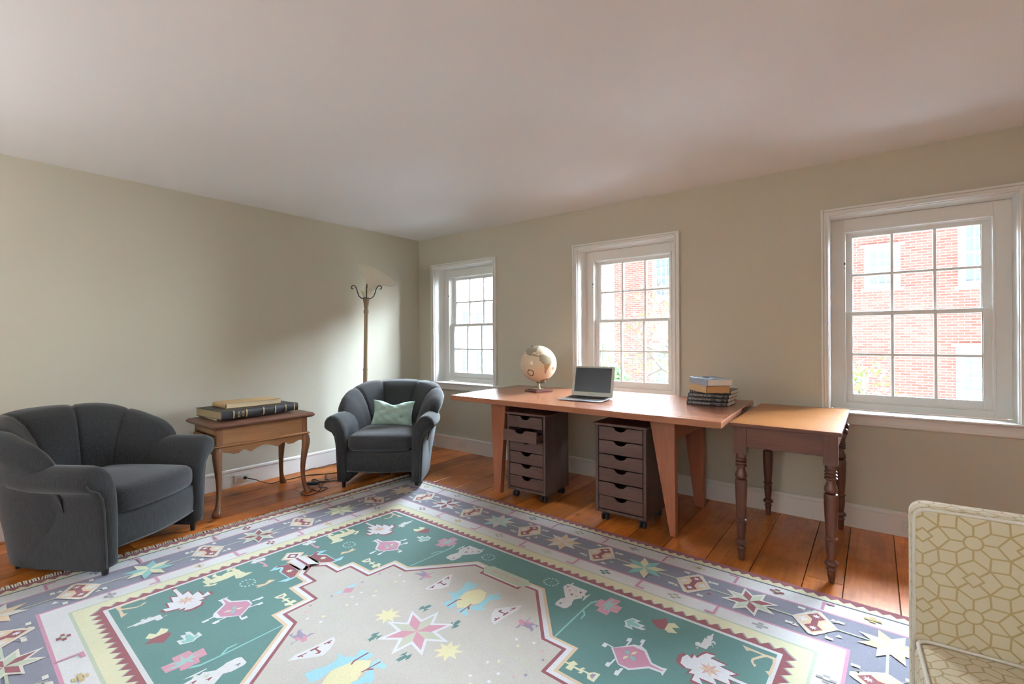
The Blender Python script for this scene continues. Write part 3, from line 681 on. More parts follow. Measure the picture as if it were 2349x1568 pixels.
# stepped medallion
Q = [(0,.526),(.117,.526),(.117,.565),(.205,.568),(.443,.292),(.545,.292),(.553,.141),(.711,.138),(.713,.062),(.824,.061),(.880,0)]
def full(q):
    A_ = [(a, b_) for a, b_ in q[1:]]                      # right-lower quadrant, going to the right end
    o = [(a, b_) for a, b_ in A_]
    o += [(a, -b_) for a, b_ in reversed(A_[:-1])]
    o += [(-a, -b_) for a, b_ in A_]
    o += [(-a, b_) for a, b_ in reversed(A_[:-1])]
    # remove duplicated axis points
    r_ = []
    for p in o:
        if not r_ or hypot(p[0]-r_[-1][0], p[1]-r_[-1][1]) > 1e-5: r_.append(p)
    return r_
med = full(Q)
A_ = sum(med[i-1][0]*med[i][1]-med[i][0]*med[i-1][1] for i in range(len(med)))
if A_ < 0: med.reverse()
for s in (-1, 1):
    # cartouche on the long sides
    c_ = [(-.154,.581),(-.117,.615),(.117,.615),(.154,.581),(.117,.538),(-.117,.538)]
    if s < 0: c_ = [(a, -b_) for a, b_ in reversed(c_)]
    poly(offset_poly(c_, .024), 'tan', 14); poly(offset_poly(c_, .013), 'white', 18); poly(c_, 'sage', 19)
    seg((-.07, s*.577), (.07, s*.577), .008, 'rosepale', 20); sq(-.075, s*.577, .014, 'rosepale', 20); sq(.075, s*.577, .014, 'rosepale', 20)
    # stem and diamond on the short sides
    a0 = s*.880
    for wd, col, lay in ((.115,'tan',14),(.086,'white2',16),(.014,'maroon',18)): seg((s*.86, 0), (s*1.03, 0), wd, col, lay)
    for rr, col, lay in ((.066,'tan',14),(.050,'white2',17),(.034,'maroon',19),(.018,'white2',20)):
        poly([(s*1.070-rr,0),(s*1.070,rr),(s*1.070+rr,0),(s*1.070,-rr)], col, lay)
poly(offset_poly(med, .038), 'tan', 15); poly(offset_poly(med, .024), 'white2', 16); poly(offset_poly(med, .004), 'maroon', 18); poly(offset_poly(med, -.010), 'beige', 19)
# animals, plants and other small figures, repeated in the four quarters
for key, L_ in MOTIFS.items():
    for k_, (col, n_, flat) in enumerate(L_):
        pts = [(flat[i]/1000, flat[i+1]/1000) for i in range(0, len(flat), 2)]
        if key in ('plant','plant2'):
            n_ = 4
        flips = {4: ((1,1),(-1,1),(1,-1),(-1,-1)), -2: ((1,1),(1,-1)), -2.5: ((1,1),)}[n_]
        for fa, fb in flips:
            P_ = [(p[0]*fa, p[1]*fb) for p in pts]
            if key in ('wheelb','wheels','botehs'):
                c0 = P_[0]
                if key == 'botehs': star(c0[0], c0[1], .020, ('yellow','cream'), 22, 0, .5)
                else:
                    for i in range(12):
                        a = 2*pi*i/12+.2; sq(c0[0]+.036*cos(a), c0[1]+.033*sin(a), .0058, 'aqua', 14)
                    sq(c0[0], c0[1], .007, 'grey', 14)
                continue
            if key == 'leaf':
                cx_ = sum(p[0] for p in P_)/len(P_); cy_ = sum(p[1] for p in P_)/len(P_)
                poly([(cx_+(p[0]-cx_)*1.16, cy_+(p[1]-cy_)*1.13) for p in P_], 'maroon', 14); poly(P_, 'white2', 15)
                star(cx_, cy_, .042, ('rosepale','tan'), 16, pi/8, .45); continue
            lay = 14 + (1 if key[-1] in '2' else 2 if key[-1] == '3' else 0)
            if abs(P_[0][0])+abs(P_[0][1]) < .75 or key in ('lion','lion2','castle','castle2','figure','figure2','plant','plant2','kite','hbird'): lay = max(lay, 20 + (1 if key[-1] == '2' else 0))
            poly(P_, col, lay + .12*k_ + (.8 if key == 'lion' and col == 'sky' else 1 if key == 'lion2' else 0))
star(.009, .002, .155, ('rose','sagepale'), 21, pi/8+.16, .50, 'white2')
for a, b_ in ((-.178,.010),(.201,.004)): star(a, b_, .062, ('paleyellow','paleyellow'), 21, .2, .5)
RUGM = colattr('woven_wool_rug', .95, .07, 300, .12, .15, .3, .045)
U2 = Vector((.9993, -.038)).normalized(); V2 = Vector((-.038, -.9993))
rc = Vector((1.097, -.969)) + U2*1.677 + V2*1.403
rug_o = thing('area_rug', 'large flat-woven wool rug with green field, cream stepped medallion and animal figures', 'rug', (rc.x, rc.y, 0), atan2(U2.y, U2.x))
rug.build('woven_field', RUGM, rug_o)
fr = MB(); rn = random.Random(3)
for s in (-1, 1):
    y = -HW+.006
    while y < HW-.004:
        L = rn.uniform(.03, .055); dy = rn.uniform(-.012, .012)
        fr.tube([(s*(HL-.004), y, .006), (s*(HL+L*.5), y+dy*.4, .009+rn.uniform(0,.004)), (s*(HL+L), y+dy, .004)], [.0035, .004, .0025], 5)
        y += rn.uniform(.0085, .0125)
tag(fr.build('fringe', plain('cotton_fringe', lin(214,206,192), .9, noise=.08, nscale=60), rug_o), 'off-white knotted cotton fringe', kind='stuff')

# ------------------------------------------------------------------ armchairs
def arm_profile(s):
    P = [(.262,.035),(.262,.20),(.263,.33),(.268,.41),(.280,.475),(.302,.527),(.335,.563),(.370,.580),(.405,.577),(.435,.558),(.452,.527),(.453,.494),(.438,.466),(.412,.450),(.388,.436),(.370,.405),(.360,.34),(.353,.20),(.346,.035)]
    return P[::-1] if s > 0 else [(-x, z) for x, z in P]
def make_armchair(name, label, loc, facing):
    r = thing(name, label, 'armchair', loc, facing-pi/2, 'pair of channel-back armchairs')
    YF = .0; YB_ = -.80                       # front of the arms is local y = 0, facing +y
    for s in (1, -1):
        P = arm_profile(s); b = MB(); rings = []
        for y, off in ((0, -.036), (-.005, -.024), (-.015, -.012), (-.03, -.004), (-.05, 0), (-.2, 0), (-.36, 0), (-.44, 0), (-.51, 0)):
            q = offset_poly(P, off) if off else P
            q = [(x if True else x, max(z, .035)) for x, z in q]
            # towards the back the arm leans in and sinks into the barrel back
            k = max(0, (-y-.28)/.23)
            q = [(x - s*.05*k*k*(.35+.65*max(0, min(1, (z-.2)/.26))), z) for x, z in q]
            rings.append([(x, y, z) for x, z in q])
        b.loft(rings)
        a = b.build('arm', CHAR, r, smooth=True, angle=60)
        # welt down the front edge
        pb = MB(); w_ = offset_poly(P, -.0125)
        outer = [p for p in w_ if True]
        seq = outer[:8] if s > 0 else outer[11:]
        pb.tube([(x+.0005*s, -.0145, z) for x, z in seq], .0036, 6)
        pb.build('piping', PIPE, a, smooth=True)
    # barrel back, five channels
    b = MB(); NU = 100; rings = []; W_, D_ = .405, .40
    for i in range(NU+1):
        u = -1+2*i/NU; t = u*radians(113)
        f = max(0, 1-abs(u)**2.7)**.62
        zr = .500+(.800-.500)*f
        sx = 1 if sin(t) >= 0 else -1; cx_ = 1 if cos(t) >= 0 else -1
        px = sx*abs(sin(t))**.80; py = cx_*abs(cos(t))**.85
        nx, ny = px, py; L = hypot(nx, ny) or 1; nx /= L; ny /= L
        ch = abs(cos(2.5*pi*u))**.38
        puff = .032*ch
        lean = .050*f                                    # reclines outward at the top
        def P(o, z, k):                                  # o inward from hull, k = 0 floor .. 1 rim
            o = o*(1-.72*abs(u)**5)
            x = px*W_*(.815+.185*k**1.5) + nx*(lean*k*k - o); y = -.40 - py*D_*(.86+.14*k) - ny*(lean*k*k - o)
            return (x, y, z)
        hz = zr-.30
        R = [P(.185, .27, .35), P(.178+puff*.3, .34, .45), P(.160+puff*.75, .30+hz*.42, .60), P(.142+puff*.95, .30+hz*.68, .78), P(.118+puff*.95, .30+hz*.87, .92),
             P(.088+puff*.6, zr-.018+puff*.35, 1.0), P(.052, zr-.004+puff*.55, 1.02), P(.014-puff*.2, zr-.016+puff*.4, 1.03), P(-.012-puff*.3, zr-.055, 1.03),
             P(-.010-puff*.2, zr-.10, .99), P(.010, zr-.145, .93), P(.006, min(.40, zr-.19), .72), P(.002, .20, .40), P(0, .035, .12), P(.10, .033, .12), P(.18, .26, .35)]
        rings.append(R)
    b.loft(rings, True, True)
    b.build('backrest', CHAR, r, smooth=True, angle=80)
    # seat cushion, bowed front
    def bend(q, un):
        y = q.y; z = q.z
        if un.y > 0: y += .045*(1-un.x**2)*un.y
        if un.z > 0: z += .022*(1-un.x**2)*(1-un.y**2)
        if un.y > .8 : z += 0
        return (q.x, y, z)
    MB().rbox(0, -.285, .355, .523, .55, .135, .05, 12, bend).build('seat_cushion', CHARS, r, smooth=True)
    # bowed front rail under the cushion
    b = MB(); rings = []
    for i in range(25):
        x = -.266+.532*i/24; yb = -.028+.042*(1-(x/.266)**2); zb = .125+.0*x
        rings.append([(x, yb-.05, zb), (x, yb-.006, zb), (x, yb, zb+.008), (x, yb+.004, zb+.08), (x, yb-.002, zb+.155), (x, yb-.015, zb+.165), (x, yb-.05, zb+.165)][::-1])
    b.loft(rings); fr_ = b.build('front_rail', CHAR, r, smooth=True, angle=60)
    b = MB(); b.tube([(-.264+.528*i/24, -.028+.042*(1-((-.264+.528*i/24)/.266)**2)-.001, .126) for i in range(25)], .0038, 6); b.build('piping', PIPE, fr_, smooth=True)
    MB().box(-.262, .262, -.62, -.07, .13, .28).build('base', LINING, r)
    for sx in (-1, 1):
        for y in (-.06, -.62):
            gx = sx*.302 if y > -.3 else sx*.24
            wp = Vector((loc[0], loc[1], 0)) + RZ(facing-pi/2) @ Vector((gx, y, 0)); lp = RZ(-rug_o.rotation_euler.z) @ (wp-Vector((rc.x, rc.y, 0)))
            on = abs(lp.x) < HL+.03 and abs(lp.y) < HW+.02
            MB().lathe([(.014,.0003 if on else -loc[2]+.0003),(.016,.02),(.016,.036)], 12, (gx, y, 0)).build('glide', BLACK, r, smooth=True, angle=40)
    return r
fA = radians(33.0); fB = atan2(-.804, .594)
big = make_armchair('armchair', 'charcoal channel-back armchair at the far left with an empty seat, beside the side table', (.966, -2.800, .0145), fA)
small = make_armchair('armchair', 'charcoal channel-back armchair in the corner holding a pale green cushion', (1.030, -1.358, .0145), fB)
def from_local(obj_, p): return Matrix.Translation(obj_.location) @ RZ(obj_.rotation_euler.z) @ Vector(p)
# torn lining hanging under the corner armchair
b = MB()
for x0, w_, h in ((-.02,.05,.075),(.06,.10,.05),(.19,.06,.04),(-.10,.04,.05)):
    b.add([(x0,-.10,.13),(x0+w_,-.10,.13),(x0+w_*.7,-.085,.13-h*.6),(x0+w_*.4,-.09,.13-h)], [(0,1,2,3)])
lin_o = b.build('torn_lining', plain('grey_lining', lin(70,72,74), .9), small)
so = lin_o.modifiers.new('thickness', 'SOLIDIFY'); so.thickness = .002
# cushion
b = MB(); n = 36; V_ = []
rn = random.Random(4)
CWD, CHT, CTH = .37, .225, .105
for side in (1, -1):
    for j in range(n+1):
        for i in range(n+1):
            u = -1+2*i/n; v = -1+2*j/n
            pin = 1-.09*(1-abs(u))**0*(1-u*u)*abs(v)**3; piny = 1-.10*(1-v*v)*abs(u)**3
            x = u*CWD/2*piny; z = v*CHT/2*pin
            th = CTH/2*((1-abs(u)**3.0)**.75)*((1-abs(v)**3.0)**.75)
            if v > 0: z -= .034*math.exp(-(u*2.6)**2)*v**1.5
            wr = .006*sin(7*u+5*v+2*sin(3*v))*(1-abs(u)**4)*(1-abs(v)**4)+.004*sin(13*u-9*v)*(1-abs(u)**4)*(1-abs(v)**4)
            V_.append((x, side*th+wr*.9, z))
m1 = (n+1)**2; F_ = []
for j in range(n):
    for i in range(n):
        a = j*(n+1)+i; F_.append((a, a+1, a+n+2, a+n+1)); F_.append((m1+a, m1+a+n+1, m1+a+n+2, m1+a+1))
b.add(V_, F_)
cu = b.build('cushion', SAGEF, None, smooth=True)
bm = bmesh.new(); bm.from_mesh(cu.data); bmesh.ops.remove_doubles(bm, verts=bm.verts, dist=.0004); bm.to_mesh(cu.data); bm.free()
cu.matrix_world = Matrix.Translation(from_local(small, (-.025, -.372, .548))) @ RZ(small.rotation_euler.z+.08) @ Matrix.Rotation(radians(20), 4, 'X') @ Matrix.Rotation(radians(-3), 4, 'Y')
tag(cu, 'pale sage green dotted cotton cushion slumped on the corner armchair', 'cushion')

# ------------------------------------------------------------------ brown side table with cabriole legs
st = thing('side_table', 'brown wooden side table with scalloped apron and cabriole legs carrying old books', 'side table', (.43, -2.065, 0), radians(-1.2))
TX, TY = .25, .368     # half sizes of the top
b = MB(); b.loft([[(sx*(TX-o), sy*(TY-o), z) for sx, sy in ((-1,-1),(1,-1),(1,1),(-1,1))] for o, z in ((.014,.604),(.010,.610),(.004,.612),(.0,.620),(.001,.628),(.012,.640))])
b.build('tabletop', OAKT, st, bevel=.002)
b = MB(); AX, AY = .205, .325
b.box(AX-.02, AX, -AY, AY, .478, .604); b.box(-AX, -AX+.02, -AY, AY, .478, .604); b.box(-AX+.02, AX-.02, AY-.02, AY, .478, .604)
for zz in (.478, .500): b.box(-AX+.02, AX-.02, -AY, -AY+.02, zz-.0+.0, zz+.006 if zz < .49 else zz+.004)
b.box(-AX+.02, AX-.02, -AY+.19, -AY+.20, .48, .604); b.box(-AX+.02, AX-.02, -AY, -AY+.2, .552, .556)
b.build('frame', OAK, st, bevel=.0015)
b = MB()
for sy in (-1, 1): MB().box(AX-.002, AX+.003, sy*AY-.04 if sy > 0 else -AY, sy*AY if sy > 0 else -AY+.04, .487, .603).build('corner_post', OAKV, st, bevel=.001)
pass
b = MB(); b.loft([[(sx*(AX+o), sy*(AY+o), z) for sx, sy in ((-1,-1),(1,-1),(1,1),(-1,1))] for o, z in ((.006,.470),(.014,.473),(.017,.478),(.014,.483),(.004,.487))]); b.build('moulding', OAK, st, bevel=.001)
def drawer_s(z0, z1, y, open_):
    d = MB(); d.box(-AX+.025, AX-.025, -AY-.003-open_, -AY+.014-open_, z0, z1); d.box(-AX+.03, AX-.03, -AY+.014-open_, -AY+.17, z0, z0+.006)
    o = d.build('drawer', OAK, st, bevel=.0015)
    MB().lathe([(.004,0),(.004,.008),(.009,.014),(.009,.018),(.003,.022)], 12, (0,0,0), True, TR(0, -AY-.003-open_, (z0+z1)/2) @ Matrix.Rotation(pi/2, 4, 'X')).build('knob', BLACK, o, smooth=True, angle=40)
drawer_s(.506, .545, 0, .012)
d = MB(); d.box(-AX+.025, AX-.025, -AY-.002, -AY+.014, .560, .600); d.build('pull_out_slide', OAK, st, bevel=.0015)
# scalloped aprons
def scallop(L, n=60):
    top = []; 
    for i in range(n+1):
        t = -1+2*i/n; a = abs(t)
        if a < .22: z = .425-.020*cos(a/.22*pi/2)*0 + .016*cos(a/.22*pi/2)
        elif a < .34: z = .425-.016*sin((a-.22)/.12*pi/2)
        elif a < .62: z = .409+.026*sin((a-.34)/.28*pi)*.9
        elif a < .72: z = .409+.006*sin((a-.62)/.10*pi)
        else: z = .409+.030*((a-.72)/.28)**.7
        top.append((t*L, z))
    return top
sc_ = scallop(AY-.03)
for u0 in (AX-.016, -AX+.002): MB().prism(sc_+[(AY-.03,.470),(-AY+.03,.470)], u0, u0+.014, 'x').build('apron', OAK, st, bevel=.0015)
sc2 = scallop(AX-.03)
for u0 in (AY-.016, -AY+.002): MB().prism((sc2+[(AX-.03,.470),(-AX+.03,.470)])[::-1], u0, u0+.014, 'y').build('end_apron', OAK, st, bevel=.0015)
for sx in (-1, 1):
    for sy in (-1, 1):
        b = MB(); rings = []
        dx, dy = sx*.7071, sy*.7071
        for z, o, rr in ((.478,.0,.024),(.455,.004,.027),(.43,.010,.029),(.40,.011,.028),(.36,.006,.0255),(.30,-.004,.022),(.24,-.012,.0185),(.18,-.016,.0160),(.12,-.013,.0145),(.075,-.004,.0150),(.045,.010,.0190),(.028,.022,.0250),(.016,.026,.0275),(.006,.025,.0250),(0,.024,.020)):
            cx_, cy_ = sx*(AX-.014)+dx*o, sy*(AY-.014)+dy*o
            rings.append([(cx_+rr*cos(a)*(1+.10*abs(sin(2*a))), cy_+rr*sin(a)*(1+.10*abs(sin(2*a))), z) for a in [2*pi*k/20 for k in range(20)]])
        rings.reverse(); b.loft(rings); b.build('leg', OAKV, st, smooth=True, angle=50, subsurf=1)

def book(name, label, loc, rz, L, W_, T, cover, pages, spine='round', group=None, gap=.004, ct=.0028, over=.004):
    """lies flat: spine along local x at y = 0 (facing -y), pages towards +y"""
    r = thing(name, label, 'book', loc, rz, group)
    b = MB(); h = T/2
    b.box(-L/2, L/2, .004, W_, 0, ct); b.box(-L/2, L/2, .004, W_, T-ct, T)
    pr = []; k = 8
    bul = .010 if spine == 'round' else .002
    for i in range(k+1):
        a = -pi/2+pi*i/k; pr.append((.006-bul*cos(a)-.003*0, h+h*sin(a)))
    inn = [(y+ct, h+(z-h)*(1-ct/h)) for y, z in pr]
    b.prism([(y, z) for y, z in pr[::-1]]+inn, -L/2, L/2, 'x')
    b.build('cover', cover, r, smooth=False, bevel=.0008)
    b = MB(); b.box(-L/2+over, L/2-over, .0095, W_-over, ct+.0002, T-ct-.0002); b.build('pages', pages, r)
    return r
# books on the side table (spines towards the room, +x)
def onST(x, y): return (x, y)
book('book', 'thin worn book lying under the big black atlas on the side table', (.515, -2.115, .640), pi/2-.02, .46, .36, .014, GREYCOV, CREAMP, 'flat')
at_ = book('book', 'large black leather atlas with gilt spine bands on the side table', (.570, -2.058, .6545), pi/2+.055, .575, .40, .057, BLKCOV, plain('browned_page_edges', lin(160,142,106), .8, noise=.08, nscale=150))
for x in (-.205, -.115, .01, .10, .185, .255):
    b = MB(); b.tube([(x, .0065-.0112*cos(a), .0285+.0285*sin(a)) for a in [-1.25+2.5*i/8 for i in range(9)]], .004, 6); b.build('spine_band', GOLD, at_, smooth=True)
MX = Matrix(((0,-1,0,0),(0,0,-1,0),(1,0,0,0),(0,0,0,1)))
for x, tx in ((-.170,'ROYAL'),(-.140,'ATLAS')):
    text_mesh('lettering', tx, .024, GOLD, at_, TR(x, -.0050, .0285) @ MX, .0008, sx=.58)
book('book', 'flat tan cloth-covered book on top of the black atlas', (.330, -2.262, .712), radians(-14)+radians(13), .235, .41, .036, plain('tan_cloth', lin(186,156,112), .7, noise=.08, nscale=40), CREAMP, 'round')

# ------------------------------------------------------------------ floor lamp
LX, LY = .205, -.905
fl_ = thing('floor_lamp', 'tall bronze torchiere floor lamp with tilted frosted glass shade behind the corner armchair', 'floor lamp', (LX, LY, 0))
b = MB(); b.lathe([(.14,0),(.142,.012),(.12,.024),(.06,.034),(.035,.05),(.028,.08),(.022,.1)], 32); b.build('base', BRASS, fl_, smooth=True, angle=40)
tl = Vector((.016, .010, 0))           # pole leans a little
def LP(z): return (tl.x*z, tl.y*z, z*1.02)
b = MB(); b.tube([LP(.09), LP(.6), LP(.9)], .021, 20); b.tube([LP(.9), LP(1.2), LP(1.45)], .0195, 20)
for z in (.9, 1.452, 1.47): b.tube([LP(z-.008), LP(z+.008)], .0245, 20)
b.build('pole', BRASS, fl_, smooth=True, angle=40)
Mc = TR(*LP(1.475)) @ Matrix.Rotation(.016, 4, 'Y')
b = MB(); b.lathe([(.017,0),(.020,.03),(.027,.08),(.034,.118),(.036,.122),(.030,.124)], 36, M=Mc, flute=lambda k: 1-.07*(k % 3 == 0)); b.build('fluted_cup', BRASS, fl_, smooth=True, angle=30)
for k in range(3):
    a = radians(37+YAW*0)+[radians(180), radians(-70), radians(5)][k]
    pts = []
    for r_, z in ((.030,.118),(.05,.121),(.072,.140),(.086,.175),(.096,.212),(.112,.240),(.134,.246),(.150,.232),(.146,.214),(.130,.214)): pts.append((r_*cos(a), r_*sin(a), z))
    P2 = []
    for i in range(len(pts)-1):
        for t in (0, .5): P2.append(tuple(Vector(pts[i]).lerp(Vector(pts[i+1]), t)))
    P2.append(pts[-1])
    b = MB(); b.tube(P2, .0050, 8, M=Mc); b.build('scroll_arm', IRON, fl_, smooth=True)
b = MB(); b.tube([(.037*cos(2*pi*i/24), .037*sin(2*pi*i/24), .120) for i in range(25)], .004, 6, M=Mc); b.build('ring', IRON, fl_, smooth=True)
b = MB()
b.lathe([(.012,.124),(.028,.132),(.034,.15),(.030,.17),(.028,.17),(.031,.15),(.026,.136)], 20, M=Mc)
for k in range(7):
    a = 2*pi*k/7
    b.add([(.030*cos(a-.35), .030*sin(a-.35), .14),(.030*cos(a+.35), .030*sin(a+.35), .14),(.047*cos(a+.3), .047*sin(a+.3), .18),(.054*cos(a), .054*sin(a), .20),(.047*cos(a-.3), .047*sin(a-.3), .18)], [(0,1,2,3,4)], Mc)
pt = b.build('petal_cup', CRYST, fl_, smooth=False); so = pt.modifiers.new('thickness','SOLIDIFY'); so.thickness = .003
tilt_ax = Vector((RGT.x, RGT.y, 0)); up_t = (Vector((0,0,1)) + tilt_ax*.46 + FWD*.34).normalized()
Ms = TR(*(Mc @ Vector((0,0,.170)))) @ up_t.to_track_quat('Z', 'Y').to_matrix().to_4x4()
prof = [(.024,-.02),(.029,.01),(.038,.05),(.055,.09),(.080,.128),(.112,.160),(.147,.186),(.178,.204),(.197,.212),(.204,.214)]
b = MB(); b.lathe(prof+[(r_-.004, z+.004) for r_, z in reversed(prof)], 48, cap=False, M=Ms); b.build('shade', FROST, fl_, smooth=True)
b = MB(); b.tube([(.202*cos(2*pi*i/48), .202*sin(2*pi*i/48), .2145) for i in range(49)], .0032, 6, M=Ms); b.build('rim', FROST, fl_, smooth=True)

# ------------------------------------------------------------------ outlets, cords
def outlet(label, M_, cord=False):
    r = thing('electrical_outlet', label, 'outlet'); r.matrix_world = M_       # local: x along wall, -y out, z up
    MB().box(-.058,.058,-.006,0,-.036,.036).build('cover_plate', OUTLET, r, bevel=.003)
    for s in (-1, 1):
        f = MB().lathe([(.0165,0),(.0165,.0015)], 20, (0,0,0), True, TR(s*.024, -.006, 0) @ Matrix.Rotation(pi/2, 4, 'X')).build('socket', OUTLET, r)
        b = MB(); b.box(s*.024-.006, s*.024-.0045, -.0079, -.0074, -.005, .003); b.box(s*.024+.0045, s*.024+.006, -.0079, -.0074, -.005, .003); b.lathe([(.0022,0),(.0022,.0006)], 10, (0,0,0), True, TR(s*.024, -.0074, .009) @ Matrix.Rotation(pi/2, 4, 'X')); b.build('slots', SLOT, f)
    return r
outlet('white outlet plate on the baseboard below the side table, one black plug in it', TR(.0182, -1.975, .060) @ RZ(pi/2))
outlet('white outlet plate on the baseboard between the corner armchair and the desk', TR(.704, -.0182, .080))
outlet('white outlet plate on the baseboard beside the patterned chair', TR(4.418, -.0182, .068))
def smooth_path(p, n=6):
    p = [Vector(q) for q in p]; o = []
    for i in range(len(p)-1):
        a, b_, c, d = p[max(i-1,0)], p[i], p[i+1], p[min(i+2, len(p)-1)]
        for k in range(n):
            t = k/n; o.append(tuple(.5*((2*b_)+(c-a)*t+(2*a-5*b_+4*c-d)*t*t+(3*b_-a-3*c+d)*t**3)))
    o.append(tuple(p[-1])); return o
CORDM = plain('brown_cord', lin(52,38,34), .45)
CORD_A = [(0.136, -1.819, 0.004), (0.176, -1.798, 0.004), (0.17, -1.765, 0.004), (0.164, -1.731, 0.004), (0.186, -1.632, 0.004), (0.183, -1.58, 0.004), (0.187, -1.536, 0.004), (0.192, -1.494, 0.004), (0.223, -1.459, 0.004), (0.287, -1.376, 0.004), (0.339, -1.283, 0.004), (0.374, -1.234, 0.004)]
CORD_B = [(0.053, -1.46, 0.004), (0.026, -1.381, 0.004), (0.026, -1.326, 0.004), (0.066, -1.305, 0.004), (0.057, -1.246, 0.004), (0.032, -1.178, 0.004), (0.065, -1.109, 0.004), (0.1, -1.071, 0.004)]
CORD_C = [(0.586, -1.373, 0.006), (0.56, -1.423, 0.006), (0.519, -1.482, 0.006), (0.511, -1.537, 0.006), (0.479, -1.551, 0.006), (0.396, -1.563, 0.006), (0.362, -1.539, 0.006), (0.374, -1.52, 0.006), (0.452, -1.532, 0.006), (0.492, -1.512, 0.006), (0.505, -1.473, 0.006), (0.462, -1.455, 0.006), (0.429, -1.464, 0.006), (0.326, -1.388, 0.006), (0.297, -1.379, 0.006)]
CORD_D = [(0.572, -1.605, 0.006), (0.524, -1.575, 0.006), (0.495, -1.539, 0.006), (0.53, -1.542, 0.006), (0.591, -1.591, 0.006), (0.662, -1.646, 0.006), (0.723, -1.722, 0.006), (0.731, -1.773, 0.006), (0.703, -1.796, 0.006), (0.640, -1.798, 0.006), (0.596, -1.752, 0.006), (0.612, -1.690, 0.006), (0.68, -1.685, 0.006), (0.714, -1.662, 0.006), (0.688, -1.6, 0.006), (0.665, -1.591, 0.006), (0.64, -1.613, 0.006), (0.606, -1.625, 0.006)]
FSX, FSY, FSR = 0.515, -1.637, 0.833

pc = thing('power_cord', 'brown cord plugged into the outlet, running along the floor behind the armchair', 'cord', (0,0,0))
b = MB(); b.tube(smooth_path([(.0245,-1.951,.061),(.06,-1.938,.058),(.10,-1.90,.045),(.13,-1.86,.022)]+CORD_A), .0036, 8); b.build('cable', CORDM, pc, smooth=True)
MB().lathe([(.013,0),(.014,.004),(.013,.014),(.008,.022),(.005,.034)], 16, (0,0,0), True, TR(.0245,-1.951,.060) @ Matrix.Rotation(radians(80), 4, 'Y')).build('plug', BLACK, pc, smooth=True, angle=40)
pc2 = tag(MB().tube(smooth_path(CORD_B), .0026, 8).build('thin_wire', CORDM, smooth=True), 'thin dark wire along the left baseboard behind the side table leg', 'cord')
fs = thing('foot_switch', 'black foot dimmer switch with tangled brown cord beside the side table leg', 'switch', (FSX, FSY, 0), FSR)
MB().rbox(0, 0, .0235, .105, .042, .027, .012, 6).build('body', BLACK, fs, smooth=True)
MB().rbox(.012, 0, .037, .034, .020, .006, .003, 4).build('slider', RUBBER, fs, smooth=True)
Mi = (TR(FSX, FSY, 0) @ RZ(FSR)).inverted()
for c_ in (CORD_C, CORD_D): MB().tube([tuple(Mi @ Vector(p)) for p in smooth_path(c_)], .0034, 8).build('cord', CORDM, fs, smooth=True)

# ------------------------------------------------------------------ long cherry desk
dk = thing('desk', 'long cherry wood desk with tapered plank legs under the middle window', 'desk', (2.58, -.58, 0))
OXY = Vector((2.58, -.58, 0))
TQ = [(1.568,-1.066),(3.592,-1.100),(3.556,-.066),(1.520,-.100)]
b = MB(); q = [(x-2.58, y+.58) for x, y in TQ]
b.loft([[(x, y, .735) for x, y in q], [(x, y, .773) for x, y in q]]); b.build('tabletop', CHERRY, dk, bevel=.004)
def plank(x0t, x1t, x0b, x1b, y0, y1):
    b = MB(); P_ = lambda x, y, z: (x-2.58, y+.58, z)
    b.loft([[P_(x0b,y0,0),P_(x1b,y0,0),P_(x1b,y1,0),P_(x0b,y1,0)],[P_(x0t,y0,.735),P_(x1t,y0,.735),P_(x1t,y1,.735),P_(x0t,y1,.735)]])
    b.build('leg', CHERRYV, dk, bevel=.003)
plank(1.802, 1.952, 1.831, 1.892, -.850, -.802); plank(1.802, 1.952, 1.831, 1.892, -.235, -.187)
plank(3.100, 3.262, 3.232, 3.266, -.850, -.802); plank(3.100, 3.262, 3.196, 3.262, -.225, -.177)
for x0 in (1.806, 3.236):
    b = MB(); b.box(x0-2.58, x0+.024-2.58, -.802+.58, -.23+.58, .585, .735); b.build('end_rail', CHERRYV, dk, bevel=.002)
b = MB(); b.box(1.9-2.58, 3.15-2.58, -.24+.58, -.215+.58, .64, .735); b.build('back_rail', CHERRY, dk, bevel=.002)

